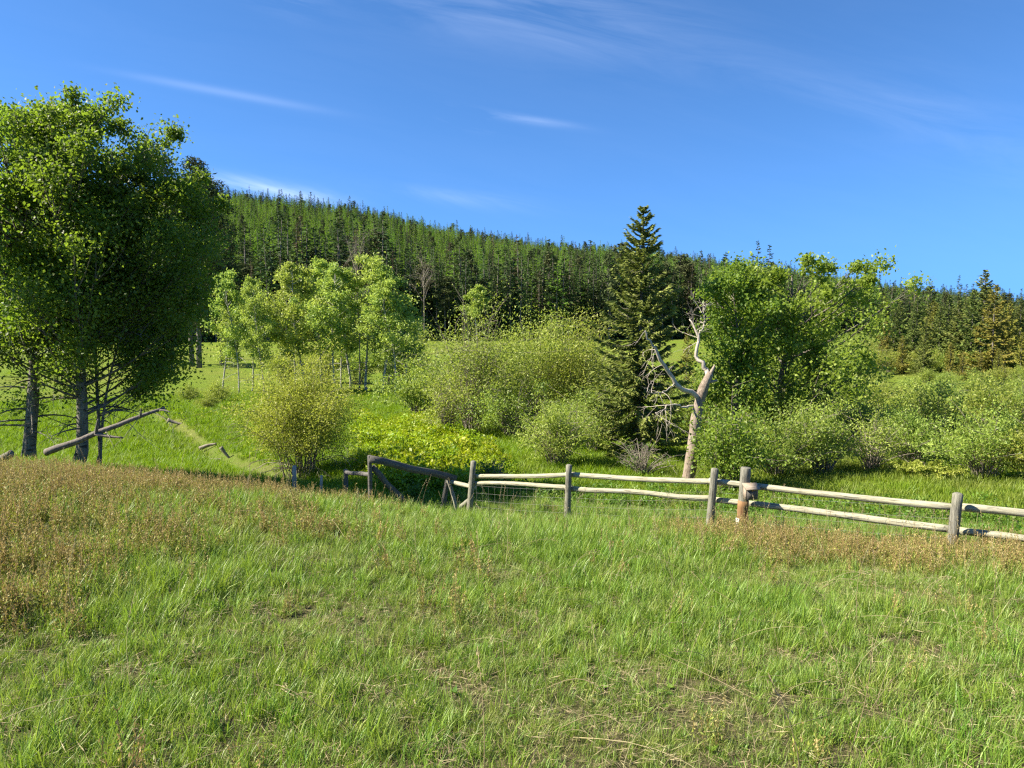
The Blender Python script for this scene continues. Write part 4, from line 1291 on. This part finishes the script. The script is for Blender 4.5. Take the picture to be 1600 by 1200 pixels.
lid.box(upv * .112 + fr * .012, rt, d2, n2, .125, .095, .012)
lid.build('lid', MT['boxwood'], bx)
lid = MB(); lid.tube(np.array((upv * .055 + fr * .056, upv * .055 + fr * .064)), 0.014, 8); lid.build('knob', MT['orange'], bx)
mb = MB(); lf_ = -rt * 0.9 + fr * 0.45
lf_ /= np.linalg.norm(lf_)
cc = at(1154.5, 821, 12.15)
mb.box(np.array((org[0], org[1], 0)) + lf_ * 0.098 + np.array((0, 0, org[2] + 0.17)) - o0, np.cross(lf_, upv), lf_, upv, .035, .004, .075)
mb.build('white_tag', MT['white'], pole)

# old fence section with a brace, shade put into its wood colour
org = on_ground(640, 16.0)
og = tag(empty('old_gate', org), 'weathered old fence section coloured dark for shade, with a sloping top board and diagonal brace', 'fence')
o0 = org
for bx_, by_, tx, ty, dep, r in ((541, 785, 540, 734, 17.0, .055), (579, 800, 577.5, 712, 15.3, .046), (691, 800, 700, 747, 16.35, .058)):
    post(og, G(bx_, dep, by_) - o0, at(tx, ty, dep) - o0, r, MT['shadewood'])


def board(parent, a, b, w, th, name, mat):
    a, b = np.asarray(a, float), np.asarray(b, float)
    d = (b - a); L = np.linalg.norm(d); d /= L
    s = np.cross(d, upv); s /= np.linalg.norm(s)
    u_ = np.cross(s, d)
    mb = MB()
    m = 9
    V = []
    for i in range(m):
        c = a + d * L * i / (m - 1) + u_ * 0.012 * math.sin(i * 1.3)
        for q, w_ in ((-1, -1), (1, -1), (1, 1), (-1, 1)):
            V.append(c + s * th * q + u_ * (w + rs.normal(0, .003)) * w_)
    Q = [(0, 3, 2, 1), ((m - 1) * 4, (m - 1) * 4 + 1, (m - 1) * 4 + 2, (m - 1) * 4 + 3)]
    for i in range(m - 1):
        for q in range(4):
            Q.append((i * 4 + q, i * 4 + (q + 1) % 4, i * 4 + 4 + (q + 1) % 4, i * 4 + 4 + q))
    mb.add(V, Q)
    return along_x(mb.build(name, mat, parent), a, b)


board(og, at(578, 717, 15.24) - o0, at(713, 748, 16.25) - o0, .075, .018, 'top_board', MT['shadewood'])
board(og, at(581, 729, 15.36) - o0, at(633, 786, 15.6) - o0, .060, .018, 'brace', MT['shadewood'])
wobble_tube(at(540, 737, 16.95) - o0, at(580, 741, 15.42) - o0, .045, .045, rs).build('rail', MT['shadewood'], og, smooth=True)
wobble_tube(at(700, 749, 16.2) - o0, at(716, 803, 15.8) - o0, .042, .046, rs).build('prop', MT['post'], og, smooth=True)
wobble_tube(at(720, 792, 15.7) - o0, at(737, 778, 15.5) - o0, .055, .05, rs).build('log_end', MT['post'], og, smooth=True)

for px, py0, py1, dep, r, mt, nm, lb in ((460, 757, 728, 17.2, .055, 'paleblue', 'stake', 'pale bluish stub post at the foot of the yellow shrub'), (502, 760, 743, 17.0, .035, 'paleblue', 'stake', 'small pale stake right of the yellow shrub'),
                                         (1405, 772, 763, 20.5, .035, 'orange', 'stake', 'orange marker stake behind the right-hand rails')):
    g = G(px, dep, py0)
    mb = MB(); t_ = at(px, py1, dep)
    mb.tube(np.array(((0, 0, -.15), (0, 0, (t_[2] - g[2]) * .6), (0.01, 0, t_[2] - g[2]))), (r, r, r * .9), 8, rough=.02, rs=rs)
    o = mb.build(nm, MT[mt], None, smooth=True); o.location = g
    tag(o, lb, 'stake')

# ------------------------------------------------------------------ grasses and low cover
MT['grass'] = leaf_mat('bank_grass', (0.085, 0.170, 0.016), (0.250, 0.370, 0.050), (0.37, 0.54, 0.03), 0.36, rough=0.45, spec=0.4, var=0.22, huev=0.02, patch=(0.36, 0.31, 0.13))
MT['meadow'] = leaf_mat('meadow_grass', (0.100, 0.190, 0.006), (0.210, 0.320, 0.012), (0.32, 0.50, 0.006), 0.38, rough=0.5, spec=0.25, var=0.15, huev=0.012, patch=(0.20, 0.22, 0.05))
MT['straw'] = leaf_mat('straw', (0.17, 0.135, 0.07), (0.38, 0.32, 0.17), (0.30, 0.26, 0.12), 0.2, rough=0.6, var=0.25)
MT['seed'] = leaf_mat('seed_heads', (0.25, 0.180, 0.055), (0.52, 0.42, 0.18), (0.50, 0.38, 0.11), 0.3, rough=0.6, var=0.2)
MT['seedgreen'] = leaf_mat('seed_plant_leaves', (0.12, 0.15, 0.020), (0.27, 0.30, 0.050), (0.34, 0.38, 0.03), 0.3, rough=0.55, var=0.2)
rs = np.random.default_rng(90)


def tuft(seed, n, rad, h0, h1, w, mat, **kw):
    r = np.random.default_rng(seed); mb = MB(); blades(mb, r, n, rad, h0, h1, w, **kw)
    return mb


gt = [tuft(600 + k, 44, 0.105, 0.05, (.15, .19, .22, .17)[k], 0.0050, None, bend=0.6).mesh('grass_tuft', MT['grass']) for k in range(4)]
gt += [tuft(610 + k, 26, 0.06, 0.10, 0.32, 0.0058, None, bend=0.5).mesh('grass_tuft', MT['grass']) for k in range(2)]


def wedge(n, r0, r1, half=0.80, pw=1.0):
    """random points over the visible wedge of ground"""
    r = np.sqrt(rs.uniform(r0 ** 2, r1 ** 2, n)); a = rs.uniform(-half, half, n)
    return r * np.sin(a), r * np.cos(a)


x, y = wedge(62000, 1.2, 17.5, 1.12)
me_, fo, bk, dr = zones(x, y)
bare = vnoise(x, y, 0.9, 51) * 0.5 + vnoise(x, y, 2.7, 52) * 0.5
keep = (rs.uniform(size=len(x)) < np.clip(1.0 - 0.28 * dr, 0, 1)) & (bare + rs.normal(0, .25, len(x)) > -0.74 + 0.25 * np.clip((6.5 - y) / 3, 0, 1))
x, y, dr = x[keep], y[keep], dr[keep]
lush = np.clip(0.5 + 0.6 * vnoise(x, y, 3.0, 53), 0, 1)
lush = np.clip(lush + 0.5 * np.exp(-((x - 0.5) / 3.2) ** 2 - ((y - 11) / 3.5) ** 2), 0, 1.2)
pt = np.clip(0.22 - 0.32 * lush + 0.20 * dr + 0.22 * vnoise(x, y, 1.1, 54) + rs.normal(0, .17, len(x)), 0, .85)
scl = (0.56 + 0.52 * lush) * rs.uniform(.75, 1.3, len(x)) * np.interp(y, (3, 6, 10), (0.72, 0.9, 1.05))
idx = np.where(rs.uniform(size=len(x)) < 0.25 * lush, rs.integers(4, 6, len(x)), rs.integers(0, 4, len(x)))
scatter('grass', gt, np.stack((x, y, H(x, y)), 1), rs, scl, 'long and short green grass covering the near bank', 'grass', patch=pt, idx=idx)

# dead straw lying between the grass
st = []
for k in range(3):
    r = np.random.default_rng(620 + k); mb = MB()
    n = 26
    c = np.stack((r.normal(0, .07, n), r.normal(0, .07, n), r.uniform(0.005, 0.035, n)), 1)
    ax = unit(r, n); ax[:, 2] *= 0.25
    mb.kites(c, ax, np.array((0, 0, 1.0)) + .4 * r.normal(size=(n, 3)), r.uniform(.03, .10, n), r.uniform(.002, .004, n), r.uniform(0, 1, n))
    st.append(mb.mesh('straw_litter', MT['straw']))
x, y = wedge(9000, 1.2, 12, 1.12)
scatter('straw_litter', st, np.stack((x, y, H(x, y)), 1), rs, rs.uniform(.7, 1.4, len(x)), 'dead straw lying between the grass tufts', 'straw', tilt=.1)

# long pale stalks, some upright and some fallen over
sk = []
for k in range(5):
    r = np.random.default_rng(630 + k); mb = MB()
    Ls = r.uniform(.4, .75)
    fall = (0.15, 0.3, 1.2, 2.5, 1.8)[k]
    t = np.linspace(0, 1, 7)
    P_ = np.stack((t * Ls * math.sin(min(1.45, fall)) , 0.05 * np.sin(t * 3), 0.03 + t * Ls * max(0.12, math.cos(min(1.45, fall))) + (0.05 * np.sin(t * 3.1) if fall > 1 else 0)), 1)
    mb.tube(P_, np.linspace(0.0026, 0.0012, 7), 3, tint=.7)
    if k < 3:
        n = 18
        c = P_[5] + (P_[6] - P_[5]) * r.uniform(-.8, 1.2, n)[:, None] + r.normal(size=(n, 3)) * 0.008
        mb.kites(c, np.tile(P_[6] - P_[5], (n, 1)) + .02 * r.normal(size=(n, 3)), unit(r, n), .022, .006, r.uniform(.2, 1, n))
    sk.append(mb.mesh('dry_stalk', MT['straw']))
x, y = wedge(3200, 2.2, 15.5, 1.1)
keep = (rs.uniform(size=len(x)) < np.clip(0.35 + 0.12 * x, .12, 1))
x, y = x[keep], y[keep]
scatter('dry_stalks', sk, np.stack((x, y, H(x, y)), 1), rs, rs.uniform(.6, 1.15, len(x)), 'long dry grass stalks standing and fallen on the bank', 'grass', tilt=.15)

# reddish seed-head plants
sd = []
for k in range(4):
    r = np.random.default_rng(640 + k); mb = MB()
    ns = 7
    for s_ in range(ns):
        a_ = r.uniform(0, 6.28); b0 = np.array((math.cos(a_), math.sin(a_), 0)) * r.uniform(0, .12); hh = r.uniform(.14, .34)
        dd = np.array((r.normal(0, .11), r.normal(0, .11), 1.0)); e = b0 + dd * hh
        mb.tube(np.array((b0, b0 + dd * hh * .5 + r.normal(size=3) * .008, e)), (.0022, .0018, .0012), 3, tint=.3, mi=0, cap=False)
        n = 20
        c = b0 + dd * (hh * r.uniform(.42, 1.03, n))[:, None] + r.normal(size=(n, 3)) * .007
        mb.kites(c, unit(r, n) + np.array((0, 0, 1.4)), unit(r, n), r.uniform(.012, .026, n), r.uniform(.005, .009, n), r.uniform(0, 1, n), mi=0)
        n = 14
        c = b0 + dd * (hh * r.uniform(.05, .7, n))[:, None] + r.normal(size=(n, 3)) * .018
        mb.kites(c, unit(r, n) + np.array((0, 0, .4)), unit(r, n), r.uniform(.02, .045, n), r.uniform(.008, .014, n), r.uniform(0, 1, n), mi=1)
    sd.append(mb.mesh('seed_plant', [MT['seed'], MT['seedgreen']]))
x, y = wedge(33000, 2.4, 15.5, 1.12)
_, _, _, dr = zones(x, y)
keep = rs.uniform(size=len(x)) < np.clip(dr * 0.27 + 0.007, 0, 1)
x, y = x[keep], y[keep]
scatter('seed_plants', sd, np.stack((x, y, H(x, y)), 1), rs, rs.uniform(.7, 1.25, len(x)), 'reddish tan seed-head plants in patches on the bank', 'wild plants', tilt=.1)

# small broad-leaved weeds in the near grass
wd_ = []
for k in range(3):
    r = np.random.default_rng(650 + k); mb = MB(); n = 11
    a_ = np.arange(n) * 2.4
    ax = np.stack((np.cos(a_), np.sin(a_), r.uniform(.25, .9, n)), 1)
    L_ = r.uniform(.05, .10, n)
    mb.kites(ax / np.linalg.norm(ax, axis=1)[:, None] * L_[:, None] * .5 + np.array((0, 0, .02)), ax, np.array((0, 0, 1.0)) + .2 * r.normal(size=(n, 3)), L_, L_ * .38, r.uniform(0, 1, n))
    wd_.append(mb.mesh('weed_rosette', MT['weed']))
x, y = wedge(750, 1.5, 10, 1.12)
scatter('weeds', wd_, np.stack((x, y, H(x, y)), 1), rs, rs.uniform(.3, .7, len(x)), 'small broad-leaved weeds among the near grass', 'weeds')

# valley grass
mg = [tuft(660 + k, 36, 0.22, 0.10, 0.34, 0.017, None, bend=0.5, lean=.3).mesh('meadow_tuft', MT['meadow']) for k in range(4)]
x, y = wedge(62000, 15.5, 62, 1.0)
me_, fo, bk, dr = zones(x, y)
keep = (me_ > 0.12) & (bk + rs.normal(0, .22, len(x)) < 0.62) & (rs.uniform(size=len(x)) < np.interp(np.hypot(x, y), (16, 40, 62), (1, .8, .5)))
x, y = x[keep], y[keep]
pt = np.clip(0.24 + 0.45 * vnoise(x, y, 9, 61) + 0.25 * vnoise(x, y, 2, 62) + np.clip((x - 2) / 25, -.15, .25), 0, .8)
s_ = rs.uniform(.7, 1.25, len(x)) * np.interp(np.hypot(x, y), (16, 60), (.8, 1.25))
scatter('meadow_grass', mg, np.stack((x, y, H(x, y)), 1), rs, s_, 'bright green grass of the valley meadow', 'grass', patch=pt)

# leafy weeds behind the fence and yellow-green low shrubs behind the gate
def dome(seed, n, rx, hz, leaf, mat, name, elong=1.6):
    r = np.random.default_rng(seed); mb = MB()
    u = unit(r, n); u[:, 2] = np.abs(u[:, 2])
    c = u * np.array((rx, rx, hz)) * r.uniform(.55, 1.05, n)[:, None]
    l = leaf * r.uniform(.6, 1.4, n)
    mb.kites(c, u + .8 * r.normal(size=(n, 3)), np.array((0, 0, 1.0)) + .6 * u + .5 * r.normal(size=(n, 3)), l, l / elong, np.clip(r.normal(.5, .27, n), 0, 1))
    for k in range(8):
        mb.tube(np.array(((0, 0, -.05), u[k] * np.array((rx, rx, hz)) * .9)), (.006, .002), 3, tint=.1, cap=False)
    return mb.mesh(name, mat)


ls = [dome(670 + k, 130, .42, .62, .095, MT['lowshrub'], 'low_shrub') for k in range(4)]
dep = rs.uniform(19.5, 40, 1500)
px_ = rs.uniform(545, 800, 1500)
x0_ = (px_ - 800) / F * dep
keep = (px_ < 790 - (dep - 19) * 5.2 + 14 * rs.normal(size=1500)) | ((px_ < 775) & (dep < 26))
keep &= vnoise(x0_, dep, 4.0, 82) + 0.3 * rs.normal(size=1500) > -0.55
keep &= (px_ > 560 + np.clip(24 - dep, 0, 5) * 14 + 10 * rs.normal(size=1500))
dep, px_ = dep[keep], px_[keep]
x = (px_ - 800) / F * dep; y = dep
scatter('low_shrubs', ls, np.stack((x, y, H(x, y)), 1), rs, np.clip(.85 + .4 * vnoise(x, y, 3.5, 81) + rs.normal(0, .2, len(x)), .4, 1.5), 'yellow-green leafy low shrubs massed behind the old gate', 'low shrubs', tilt=.15)
ws = [dome(680 + k, 90, .26, .30, .055, MT['weed'], 'weed_clump') for k in range(4)]
x, y = wedge(7000, 14.5, 27, 1.0)
u_ = x / y
f_ = np.interp(u_, (-.25, -.1, 0.05, .2, .72), (13.5, 17, 16.3, 16.5, 14.2))
w_ = np.exp(-((np.hypot(x, y) - (f_ + 2.6)) / 2.0) ** 2) * np.clip((u_ + .2) / .1, 0, 1)
keep = rs.uniform(size=len(x)) < w_ * np.clip(.65 + .8 * vnoise(x, y, 2.5, 71), 0, 1)
x, y = x[keep], y[keep]
scatter('weed_patch', ws, np.stack((x, y, H(x, y)), 1), rs, rs.uniform(.6, 1.3, len(x)), 'leafy green weeds massed behind the rail fence', 'weeds', tilt=.15)
